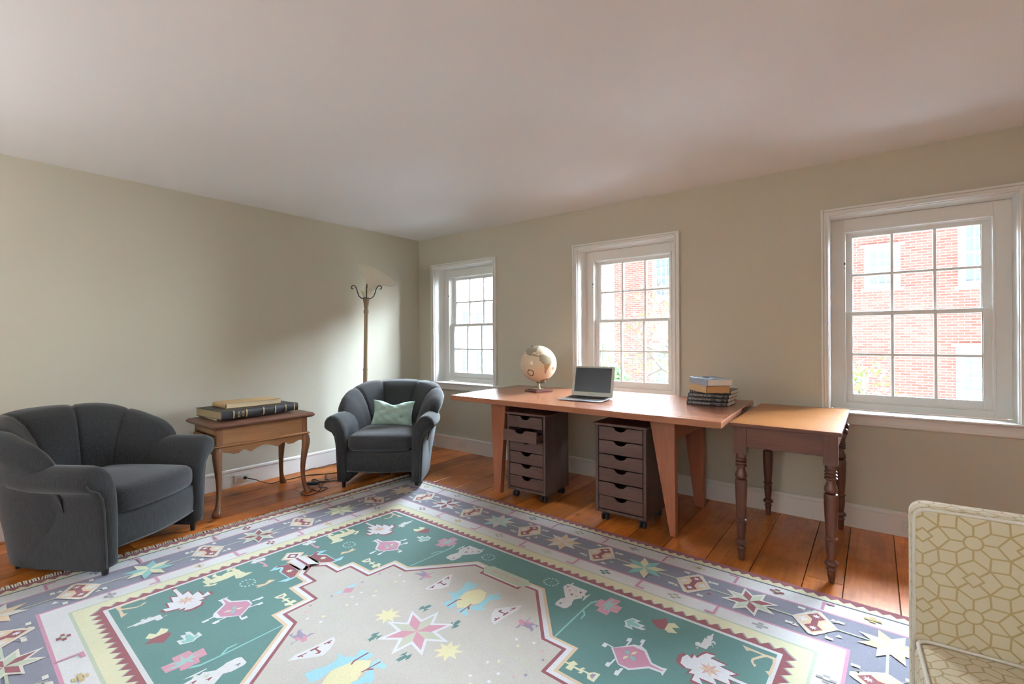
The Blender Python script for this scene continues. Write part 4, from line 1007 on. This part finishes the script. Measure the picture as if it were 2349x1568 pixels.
# ------------------------------------------------------------------ drawer carts
def cart(label, loc, rz, W_, D_, out, group='drawer carts under the desk'):
    r = thing('drawer_cart', label, 'drawer cart', loc, rz, group)      # local: x right, front at y = 0, z up
    z0, z1 = .066, .640
    b = MB(); b.box(0, .020, 0, D_, z0, z1); b.box(W_-.020, W_, 0, D_, z0, z1); b.box(.02, W_-.02, D_-.012, D_, z0, z1); b.box(.02, W_-.02, .004, D_, z0, z0+.018)
    b.build('carcass', CABV, r, bevel=.003)
    b = MB(); b.box(-.012, W_+.012, -.014, D_+.004, z1, z1+.019); b.build('top', CABW, r, bevel=.006)
    n = 6; zz0, zz1 = z0+.022, z1-.004; ph = (zz1-zz0)/n
    for i in range(n):
        a0, a1 = zz0+i*ph+.003, zz0+(i+1)*ph-.003
        o = out.get(i, .0); x0, x1 = .024, W_-.024; cx_ = (x0+x1)/2; hw = .042; dep = .022
        poly_ = [(x0,a0),(x1,a0),(x1,a1)]
        k = 10
        poly_ += [(cx_+hw+.012, a1), (cx_+hw, a1-.004)] + [(cx_+hw*cos(t)*.92, a1-.004-dep*sin(t)) for t in [pi*j/k for j in range(1, k)]] + [(cx_-hw, a1-.004), (cx_-hw-.012, a1), (x0, a1)]
        d = MB(); d.prism(poly_[::-1] if False else poly_, .002-o, .016-o, 'y', None)
        d.box(x0+.006, x0+.014, .016-o, D_-.02-o, a0+.004, a1-.03); d.box(x1-.014, x1-.006, .016-o, D_-.02-o, a0+.004, a1-.03); d.box(x0+.014, x1-.014, .016-o, D_-.02-o, a0+.004, a0+.008)
        d.build('drawer', CABW, r, bevel=.002)
    for cx_, cy_ in ((.045,.045),(W_-.045,.045),(.045,D_-.045),(W_-.045,D_-.045)):
        c = MB()
        c.lathe([(.011,.052),(.011,.068)], 12, (cx_,cy_,0)); c.box(cx_-.013, cx_+.013, cy_-.016, cy_+.020, .046, .054)
        cs = c.build('caster', RUBBER, r, bevel=.002)
        for s in (-1, 1):
            MB().lathe([(.006,-.007),(.021,-.007),(.0245,-.003),(.0245,.004),(.020,.008),(.006,.008)], 20, (0,0,0), True, TR(cx_+s*.014, cy_+.008, .0245) @ Matrix.Rotation(pi/2, 4, 'Y')).build('wheel', RUBBER, cs, smooth=True, angle=40)
    return r
cart('dark brown drawer cart under the left end of the desk, second drawer pulled out', (1.983, -.872, 0), radians(1.5), .345, .345, {4: .085, 5: .012})
cart('dark brown drawer cart under the right end of the desk, all drawers shut', (2.748, -.892, 0), radians(.5), .350, .36, {1: .006})

# ------------------------------------------------------------------ small turned-leg table
tb = thing('side_table', 'small antique wooden table with turned legs and a worn honey-coloured top below the right window', 'table', (3.855, -.505, 0))
b = MB(); b.box(-.255, .252, -.470, .465, .735, .755); b.mi = [0, 1, 0, 0, 0, 0]; b.build('tabletop', [MAHOG, HONEY], tb, bevel=.003)
lx, ly0, ly1 = .205, -.415, .405
for sx in (-1, 1):
    for yy in (ly0, ly1):
        b = MB(); X = sx*lx
        b.box(X-.031, X+.031, yy-.031, yy+.031, .585, .735)
        pr = [(.024,.585),(.026,.578),(.026,.562),(.0225,.558),(.028,.552),(.0285,.547),(.022,.542),(.0285,.536),(.029,.531),(.0225,.526),(.029,.520),(.029,.514),(.020,.508),(.019,.500),(.0225,.488),(.028,.474),(.0305,.462),(.029,.452),(.022,.445),(.019,.442),(.0275,.440),(.0305,.436),(.031,.428),
              (.0305,.38),(.0285,.33),(.0255,.28),(.0225,.235),(.0215,.228),(.0275,.222),(.0275,.216),(.022,.210),(.0235,.19),(.023,.165),(.0195,.13),(.0165,.115),(.021,.110),(.029,.101),(.0305,.096),(.028,.089),(.018,.083),(.0165,.077),(.0215,.070),(.023,.066),(.019,.061),(.0185,.056),(.017,.03),(.0125,0)]
        b.lathe(pr[::-1], 28, (X, yy, 0))
        b.build('leg', MAHOGV, tb, smooth=True, angle=38, bevel=0)
b = MB(); b.box(-lx+.031, lx-.031, ly0-.026, ly0-.006, .625, .735); b.build('apron', MAHOG, tb, bevel=.001)
b = MB(); b.box(-lx+.031, lx-.031, ly1+.006, ly1+.026, .625, .735); b.build('apron', MAHOG, tb, bevel=.001)
b = MB(); b.box(-lx-.026, -lx-.006, ly0+.031, ly1-.031, .625, .735); b.build('apron', MAHOG, tb, bevel=.001)
b = MB(); b.box(lx+.006, lx+.024, ly0+.031, ly1-.031, .645, .733); dr = b.build('drawer', MAHOG, tb, bevel=.002)
MB().lathe([(.007,0),(.008,.012),(.018,.020),(.020,.026),(.015,.032),(.004,.034)], 18, (0,0,0), True, TR(lx+.024, -.09, .700) @ Matrix.Rotation(pi/2, 4, 'Y')).build('knob', MAHOGV, dr, smooth=True, angle=50)
MB().lathe([(.007,0),(.008,.012),(.018,.020),(.020,.026),(.015,.032),(.004,.034)], 18, (0,0,0), True, TR(lx+.024, .10, .700) @ Matrix.Rotation(pi/2, 4, 'Y')).build('knob', MAHOGV, dr, smooth=True, angle=50)

# ------------------------------------------------------------------ globe
TZ = .7732
gl = thing('desk_globe', 'antique-style cream globe on a small square stand on the desk', 'globe', (1.985, -.440, TZ), radians(-20))
b = MB(); b.loft([[(sx*h, sy*h, z) for sx, sy in ((-1,-1),(1,-1),(1,1),(-1,1))] for h, z in ((.084,0),(.086,.004),(.086,.008),(.070,.017),(.066,.019))])
b.build('base', wood('globe_base_wood', lin(112,72,66), lin(82,50,48), 'x', 1, .25), gl, bevel=.001)
b = MB(); b.box(-.035,.035,-.035,.035,.0192,.022); b.lathe([(.016,.022),(.013,.03),(.011,.05),(.012,.066),(.017,.072)], 20); b.build('stem', BRASS, gl, smooth=True, angle=35)
GR = .152; gc = Vector((0, 0, .231))
Rg = RZ(-gl.rotation_euler.z)
vw = Rg @ (CAM - Vector((1.985, -.44, TZ+.231))); vw.normalize()
rgt = Vector((0,0,1)).cross(vw); rgt = (-rgt if rgt.dot(Rg @ RGT) < 0 else rgt).normalized(); upv = vw.cross(rgt); upv = upv if upv.z > 0 else -upv
axis = (rgt*-.31+upv*.92-vw*.24).normalized()
w0 = (vw-axis*vw.dot(axis)).normalized(); east = axis.cross(w0)
LAND = [((-80,8),(-72,12),(-62,10),(-50,1),(-35,-6),(-39,-17),(-48,-27),(-57,-36),(-64,-42),(-68,-52),(-72,-54),(-74,-47),(-72,-35),(-70,-20),(-76,-14),(-81,-5),(-78,2)),
 ((-165,65),(-140,70),(-95,72),(-80,63),(-65,60),(-56,52),(-66,44),(-76,36),(-81,27),(-90,30),(-97,26),(-95,19),(-88,21),(-87,15),(-78,8),(-84,9),(-95,16),(-106,22),(-115,31),(-124,40),(-125,49),(-140,59)),
 ((-17,15),(-5,36),(10,37),(32,31),(43,11),(51,11),(40,-4),(35,-24),(20,-35),(12,-17),(9,4),(-8,4)),
 ((-10,37),(0,50),(10,58),(30,70),(100,77),(170,68),(140,45),(120,25),(105,10),(80,8),(70,22),(50,28),(36,36),(20,40)),
 ((114,-22),(130,-12),(142,-11),(153,-27),(145,-39),(130,-32),(115,-34)), ((-84,22),(-75,20),(-75,19),(-84,21)), ((-74,20),(-68,19),(-69,17),(-74,18)), ((-55,60),(-45,60),(-25,70),(-30,82),(-60,80),(-52,68))]
def inside(p, P_):
    c = False; j = len(P_)-1
    for i in range(len(P_)):
        if (P_[i][1] > p[1]) != (P_[j][1] > p[1]) and p[0] < (P_[j][0]-P_[i][0])*(p[1]-P_[i][1])/(P_[j][1]-P_[i][1])+P_[i][0]: c = not c
        j = i
    return c
b = MB(); NL, NM = 180, 90; LON0 = -87
vs = []
for j in range(NM+1):
    ph = -pi/2+pi*j/NM
    for i in range(NL):
        la = radians(-180+360*i/NL-LON0)
        vs.append(tuple(gc + GR*(cos(ph)*(cos(la)*w0+sin(la)*east)+sin(ph)*axis)))
oc, l1, l2, lb = lin(222,204,176), lin(166,156,134), lin(172,130,92), lin(116,90,66)
fs_ = []
for j in range(NM):
    for i in range(NL):
        lo = -180+360*(i+.5)/NL; lt = -90+180*(j+.5)/NM
        col = oc
        land = any(inside((lo, lt), P_) for P_ in LAND) or lt < -75
        if land:
            edge = not all(any(inside((lo+dx, lt+dy), P_) for P_ in LAND) for dx, dy in ((2.2,0),(-2.2,0),(0,2.2),(0,-2.2)))
            col = l2 if (lt < -22 and lo < 0) else l1
            if edge: col = tuple(.55*c+.45*d for c, d in zip(col, lb))
        elif abs(lt) < .8 and int((lo+180)/4) % 2 == 0: col = lb
        elif abs(lt) < .8: col = tuple(.6*c+.4*d for c, d in zip(oc, lb))
        d_ = hypot((lo+128)*cos(radians(lt)), lt+30)
        if 8.5 < d_ < 11.5: col = lb
        d2 = hypot((lo+30)*cos(radians(lt)), lt+38)
        if d2 < 6: col = l2
        b.col = col; b.add([vs[j*NL+i], vs[j*NL+(i+1)%NL], vs[(j+1)*NL+(i+1)%NL], vs[(j+1)*NL+i]], [(0,1,2,3)])
GLM = colattr('globe_paper_gores', .16, .02, 80, 0, .6, 0, .08)
gm = b.build('ball', GLM, gl)
bm = bmesh.new(); bm.from_mesh(gm.data); bmesh.ops.remove_doubles(bm, verts=bm.verts, dist=1e-5); bm.to_mesh(gm.data); bm.free()
gm.data.polygons.foreach_set('use_smooth', [True]*len(gm.data.polygons))
b = MB(); b.tube([tuple(gc+axis*(GR-.002)), tuple(gc+axis*(GR+.010))], .005, 10); b.tube([tuple(gc+axis*(GR+.008)), tuple(gc+axis*(GR+.013)), tuple(gc+axis*(GR+.020))], [.009,.006,.002], 10); b.build('finial', STONE, gl, smooth=True, angle=40)
b = MB(); south = -axis; dn = Vector((0,0,-1)); arc = []
for i in range(13):
    t = i/12; d_ = (south*(1-t)+dn*t*1.0).normalized(); arc.append(tuple(gc+d_*(GR+.010)))
d_end = (dn*1.0 + (dn-south)*.35).normalized(); arc.append(tuple(gc+d_end*(GR+.008)))
b.tube(arc, [.0055]*len(arc), 8); b.tube([tuple(gc+south*(GR-.002)), tuple(gc+south*(GR+.018))], .006, 10); b.build('meridian_arm', BRASS, gl, smooth=True, angle=40)

# ------------------------------------------------------------------ laptop
lt_ = thing('laptop', 'open thin silver laptop with a dark screen on the desk', 'laptop', (2.570, -.700, TZ), radians(4.5))
b = MB(); b.loft([[(-.163,-.115,.004),(.163,-.115,.004),(.163,.115,.003),(-.163,.115,.003)],[(-.1645,-.1165,.006),(.1645,-.1165,.006),(.1645,.1145,.015),(-.1645,.1145,.015)]])
for sx in (-.12,.12):
    for sy in (-.09,.09): b.lathe([(.006,0),(.006,.0045)], 10, (sx,sy,0))
ba = b.build('base', ALU, lt_, bevel=.002)
Sl = Matrix.Rotation(math.atan2(.009,.231), 4, 'X')
ZT = lambda y: .006+(y+.1165)*.009/.231
k_ = MB()
for rr in range(6):
    yy = .085-.0185*rr; h = .0155 if rr else .008
    n_ = 14 if rr < 5 else 10
    x = -.138
    for c in range(n_):
        wk = .0178 if n_ == 14 else (.088 if c == 4 else .0178+.0028)
        k_.add([(x,yy-h/2,ZT(yy-h/2)+.0008),(x+wk,yy-h/2,ZT(yy-h/2)+.0008),(x+wk,yy+h/2,ZT(yy+h/2)+.0008),(x,yy+h/2,ZT(yy+h/2)+.0008)], [(0,1,2,3)]); x += wk+.0021
k_.build('keys', KEYS, ba)
w_ = MB(); y0, y1 = -.020, .096; w_.loft([[(-.142,y0,ZT(y0)-.001),(.142,y0,ZT(y0)-.001),(.142,y1,ZT(y1)-.001),(-.142,y1,ZT(y1)-.001)],[(-.142,y0,ZT(y0)+.0003),(.142,y0,ZT(y0)+.0003),(.142,y1,ZT(y1)+.0003),(-.142,y1,ZT(y1)+.0003)]]); w_.build('keyboard_well', plain('keyboard_well_grey', lin(104,106,106), .5), ba)
w_ = MB(); y0, y1 = -.102, -.032; w_.loft([[(-.05,y0,ZT(y0)-.001),(.05,y0,ZT(y0)-.001),(.05,y1,ZT(y1)-.001),(-.05,y1,ZT(y1)-.001)],[(-.05,y0,ZT(y0)+.0003),(.05,y0,ZT(y0)+.0003),(.05,y1,ZT(y1)+.0003),(-.05,y1,ZT(y1)+.0003)]]); w_.build('trackpad', plain('trackpad_grey', lin(188,192,198), .3, metal=.4), ba)
Mh = TR(0, .108, .013) @ Matrix.Rotation(radians(-13), 4, 'X')       # lid local: x, z up
def rrect(x0, x1, z0, z1, r_, n_=5):
    o = []
    for cx_, cz, a0 in ((x1-r_, z0+r_, -pi/2), (x1-r_, z1-r_, 0), (x0+r_, z1-r_, pi/2), (x0+r_, z0+r_, pi)):
        for i in range(n_+1): a = a0+pi/2*i/n_; o.append((cx_+r_*cos(a), cz+r_*sin(a)))
    return o
b = MB(); b.prism(rrect(-.1645,.1645,.0,.226,.010), 0, .006, 'y', Mh); ld = b.build('lid', ALUB, lt_, bevel=.001)
b = MB(); b.box(-.1445,.1445,-.0008,.001,.030,.213,Mh); b.build('display', SCREEN, ld)
text_mesh('lettering', 'MacBook Air', .0085, GREYLETT, ld, Mh @ TR(0, -.0002, .014) @ Matrix.Rotation(pi/2, 4, 'X'), .0002)

# ------------------------------------------------------------------ books on the desk
MF = Matrix.Rotation(pi/2, 4, 'X')          # text facing -y
for i, (dx, dy, rz, lab) in enumerate(((0,0,.0,'bottom black hardback of the four alike in the desk stack'),(.004,.002,.01,'second black hardback from the bottom of the desk stack'),
        (.010,-.002,-.008,'third black hardback from the bottom of the desk stack'),(.020,.004,.006,'uppermost of the four alike black hardbacks, under the tan book'))):
    bk = book('book', lab, (3.360+dx, -.520+dy, TZ+i*.0258), rz, .256, .222, .0255, plain('black_dust_jacket', lin(34,32,33), .28) if i == 0 else bpy.data.materials['black_dust_jacket'], WHITEP, 'flat', 'black hardbacks with the same title on the desk')
    text_mesh('lettering', 'TREASURE ISLAND', .0155, TILETT, bk, TR(-.037, .0037, .0125) @ MF, .0003, sx=.90)
    for zz, tx in ((.0162,'Robert Louis'),(.0088,'Stevenson')): text_mesh('author_lettering', tx, .0072, TILETT, bk, TR(.070, .0037, zz) @ MF, .0003, sx=.82)
    b = MB(); b.box(-.1055,-.104,.0036,.0048,.003,.0225); b.box(-.1005,-.1,.0036,.0048,.003,.0225); b.tube([(-.116,.004,.008),(-.114,.004,.013),(-.111,.004,.018)], .0014, 5); b.tube([(-.117,.004,.013),(-.110,.004,.012)], .0012, 5); b.build('spine_ornament', TILETT, bk)
    b = MB(); frame_boxes(b, .106, .114, .007, .019, .0012, .0036, .0046); b.box(.108,.112,.0036,.0046,.010,.016); b.build('publisher_mark', GREYLETT, bk)
bz = TZ+4*.0258+.0008
ux = Vector((-.665, .749)); rzb = atan2(-ux.y, -ux.x)   # spine from the far-left to the near corner
pn = Vector((3.415, -.732)); ctr = pn+ux*.120
tanb = book('book', 'thick tan paper-jacketed book lying across the black books on the desk', (ctr.x, ctr.y, bz), rzb, .232, .160, .0435, plain('tan_dust_jacket', lin(196,168,118), .4, noise=.12, nscale=25), TANP, 'flat', None, ct=.0012)
blueb = book('book', 'pale blue and grey book on the very top of the desk stack', (ctr.x+.004, ctr.y+.002, bz+.0437), rzb+.02, .240, .168, .040, plain('blue_grey_dust_jacket', lin(150,172,196), .25, noise=.06, nscale=12), WHITEP, 'flat', None, ct=.0022)
b = MB(); rn = random.Random(8)
for k in range(5):
    x = -.06+.03*k; b.tube([(x, .07+rn.uniform(-.01,.01), .0401), (x+.02, .078+rn.uniform(-.01,.01), .0401), (x+.034, .072, .0401)], .0035, 5)
b.build('cover_picture', plain('dark_blue_ink', lin(70,92,112), .4), blueb)

# ------------------------------------------------------------------ patterned chair (front right)
PAT, t, bs = newmat('lattice_print_linen')
uv = N(t, 'ShaderNodeUVMap'); sepx = N(t, 'ShaderNodeSeparateXYZ'); t.links.new(uv.outputs[0], sepx.inputs[0])
def M_(op, a, b_=None, c=None):
    n_ = N(t, 'ShaderNodeMath', operation=op)
    for i, v in enumerate((a, b_, c)):
        if v is None: continue
        if isinstance(v, (int, float)): n_.inputs[i].default_value = v
        else: t.links.new(v, n_.inputs[i])
    return n_.outputs[0]
PP = .0805
xa = M_('PINGPONG', M_('DIVIDE', M_('ADD', sepx.outputs[0], 9.4+PAT_DX), PP*1.05), 1.0)
ya = M_('PINGPONG', M_('DIVIDE', M_('ADD', sepx.outputs[1], 9.4+PAT_DY), PP), 1.0)
over = M_('GREATER_THAN', M_('ADD', xa, ya), 1.0)
xb = M_('ADD', M_('MULTIPLY', xa, M_('SUBTRACT', 1, over)), M_('MULTIPLY', M_('SUBTRACT', 1, ya), over))
yb = M_('ADD', M_('MULTIPLY', ya, M_('SUBTRACT', 1, over)), M_('MULTIPLY', M_('SUBTRACT', 1, xa), over))
u_ = M_('MAXIMUM', xb, yb); v_ = M_('MINIMUM', xb, yb)
def segd(x0, y0, x1, y1):
    dx, dy = x1-x0, y1-y0; L2 = dx*dx+dy*dy
    px, py = M_('SUBTRACT', u_, x0), M_('SUBTRACT', v_, y0)
    h = M_('DIVIDE', M_('ADD', M_('MULTIPLY', px, dx), M_('MULTIPLY', py, dy)), L2)
    h = M_('MINIMUM', M_('MAXIMUM', h, 0.0), 1.0)
    ex, ey = M_('SUBTRACT', px, M_('MULTIPLY', h, dx)), M_('SUBTRACT', py, M_('MULTIPLY', h, dy))
    return M_('SQRT', M_('ADD', M_('MULTIPLY', ex, ex), M_('MULTIPLY', ey, ey)))
d = M_('ABSOLUTE', M_('SUBTRACT', M_('SQRT', M_('ADD', M_('MULTIPLY', u_, u_), M_('MULTIPLY', v_, v_))), .185))
for s_ in ((.185,0,.455,0),(.455,0,.68,.31),(.33,.33,.68,.31),(.13,.13,.33,.33),(.68,.31,.68,.6),(.68,.31,.90,.10),(.80,0,1.0,.20)): d = M_('MINIMUM', d, segd(*s_))
mr = N(t, 'ShaderNodeMapRange'); mr.inputs[1].default_value = .016; mr.inputs[2].default_value = .028; mr.inputs[3].default_value = 1; mr.inputs[4].default_value = 0
t.links.new(d, mr.inputs[0])
mx = N(t, 'ShaderNodeMix', data_type='RGBA'); mx.inputs[6].default_value = lin(198,185,156); mx.inputs[7].default_value = lin(168,147,104)
t.links.new(mr.outputs[0], mx.inputs[0])
nz = N(t, 'ShaderNodeTexNoise'); nz.inputs['Scale'].default_value = 600; tcx = N(t, 'ShaderNodeTexCoord'); t.links.new(tcx.outputs['Object'], nz.inputs[0])
bp = N(t, 'ShaderNodeBump'); bp.inputs['Strength'].default_value = .2; bp.inputs['Distance'].default_value = .001; t.links.new(nz.outputs[0], bp.inputs['Height']); t.links.new(bp.outputs[0], bs.inputs['Normal'])
t.links.new(mx.outputs[2], bs.inputs['Base Color']); bs.inputs['Roughness'].default_value = .85; bs.inputs['Sheen Weight'].default_value = .15; bs.inputs['Specular IOR Level'].default_value = .2
WELT = plain('linen_welt', lin(214,208,194), .85, noise=.1, nscale=200)
ch = thing('upholstered_chair', 'cream armless chair upholstered in tan geometric lattice fabric, cut off at the right edge', 'chair', (4.302, -2.318, .0145), radians(3.0))   # local: x along the back, -y forward
CW = .60
def rr2(x0, x1, z0, z1, r_, n_=6): return rrect(x0, x1, z0, z1, r_, n_)
b = MB()
out_ = [(x, z) for x, z in rr2(0, CW, .20, .812, .028)]
rings = []
for y, off in ((.0, -.010), (.002, -.004), (.006, 0), (.070, 0), (.077, -.004), (.080, -.010)):
    rings.append([(x, y, z) for x, z in (offset_poly(out_, off) if off else out_)])
b.loft(rings[::-1]); bk = b.build('backrest', PAT, ch, smooth=True, angle=50, uvbox=True)
b = MB(); ln = offset_poly(out_, -.003); b.tube([(x, .003, z) for x, z in ln+[ln[0]]], .0036, 6); b.build('piping', WELT, bk, smooth=True)
def crown(q, un):
    z = q.z
    if un.z > 0: z += .022*(1-un.x**2)*(1-un.y**2)
    return (q.x, q.y, z)
sc2_ = MB(); sc2_.rbox(CW/2-.006, -.275, .458, CW-.012, .55, .115, .028, 14, crown); ct_ = sc2_.build('seat_cushion', PAT, ch, smooth=True, uvbox=True)
for zz in (.512, .405):
    ln = [(CW/2-.006+x, -.275+y) for x, y in rrect(-(CW-.012)/2+.006, (CW-.012)/2-.006, -.269, .269, .026)]
    b = MB(); b.tube([(x, y, zz) for x, y in ln+[ln[0]]], .0042, 6); b.build('piping', WELT, ct_, smooth=True)
sb = MB(); sb.rbox(CW/2+.006, -.262, .310, CW-.012, .52, .175, .02, 6); sb.build('seat_base', PAT, ch, smooth=True, uvbox=True)
for sx in (.04, CW-.04):
    for yy in (-.50, .04):
        MB().lathe([(.014,0),(.022,.22)], 12, (sx, yy, .0003)).build('leg', MAHOGV, ch, smooth=True, angle=40)
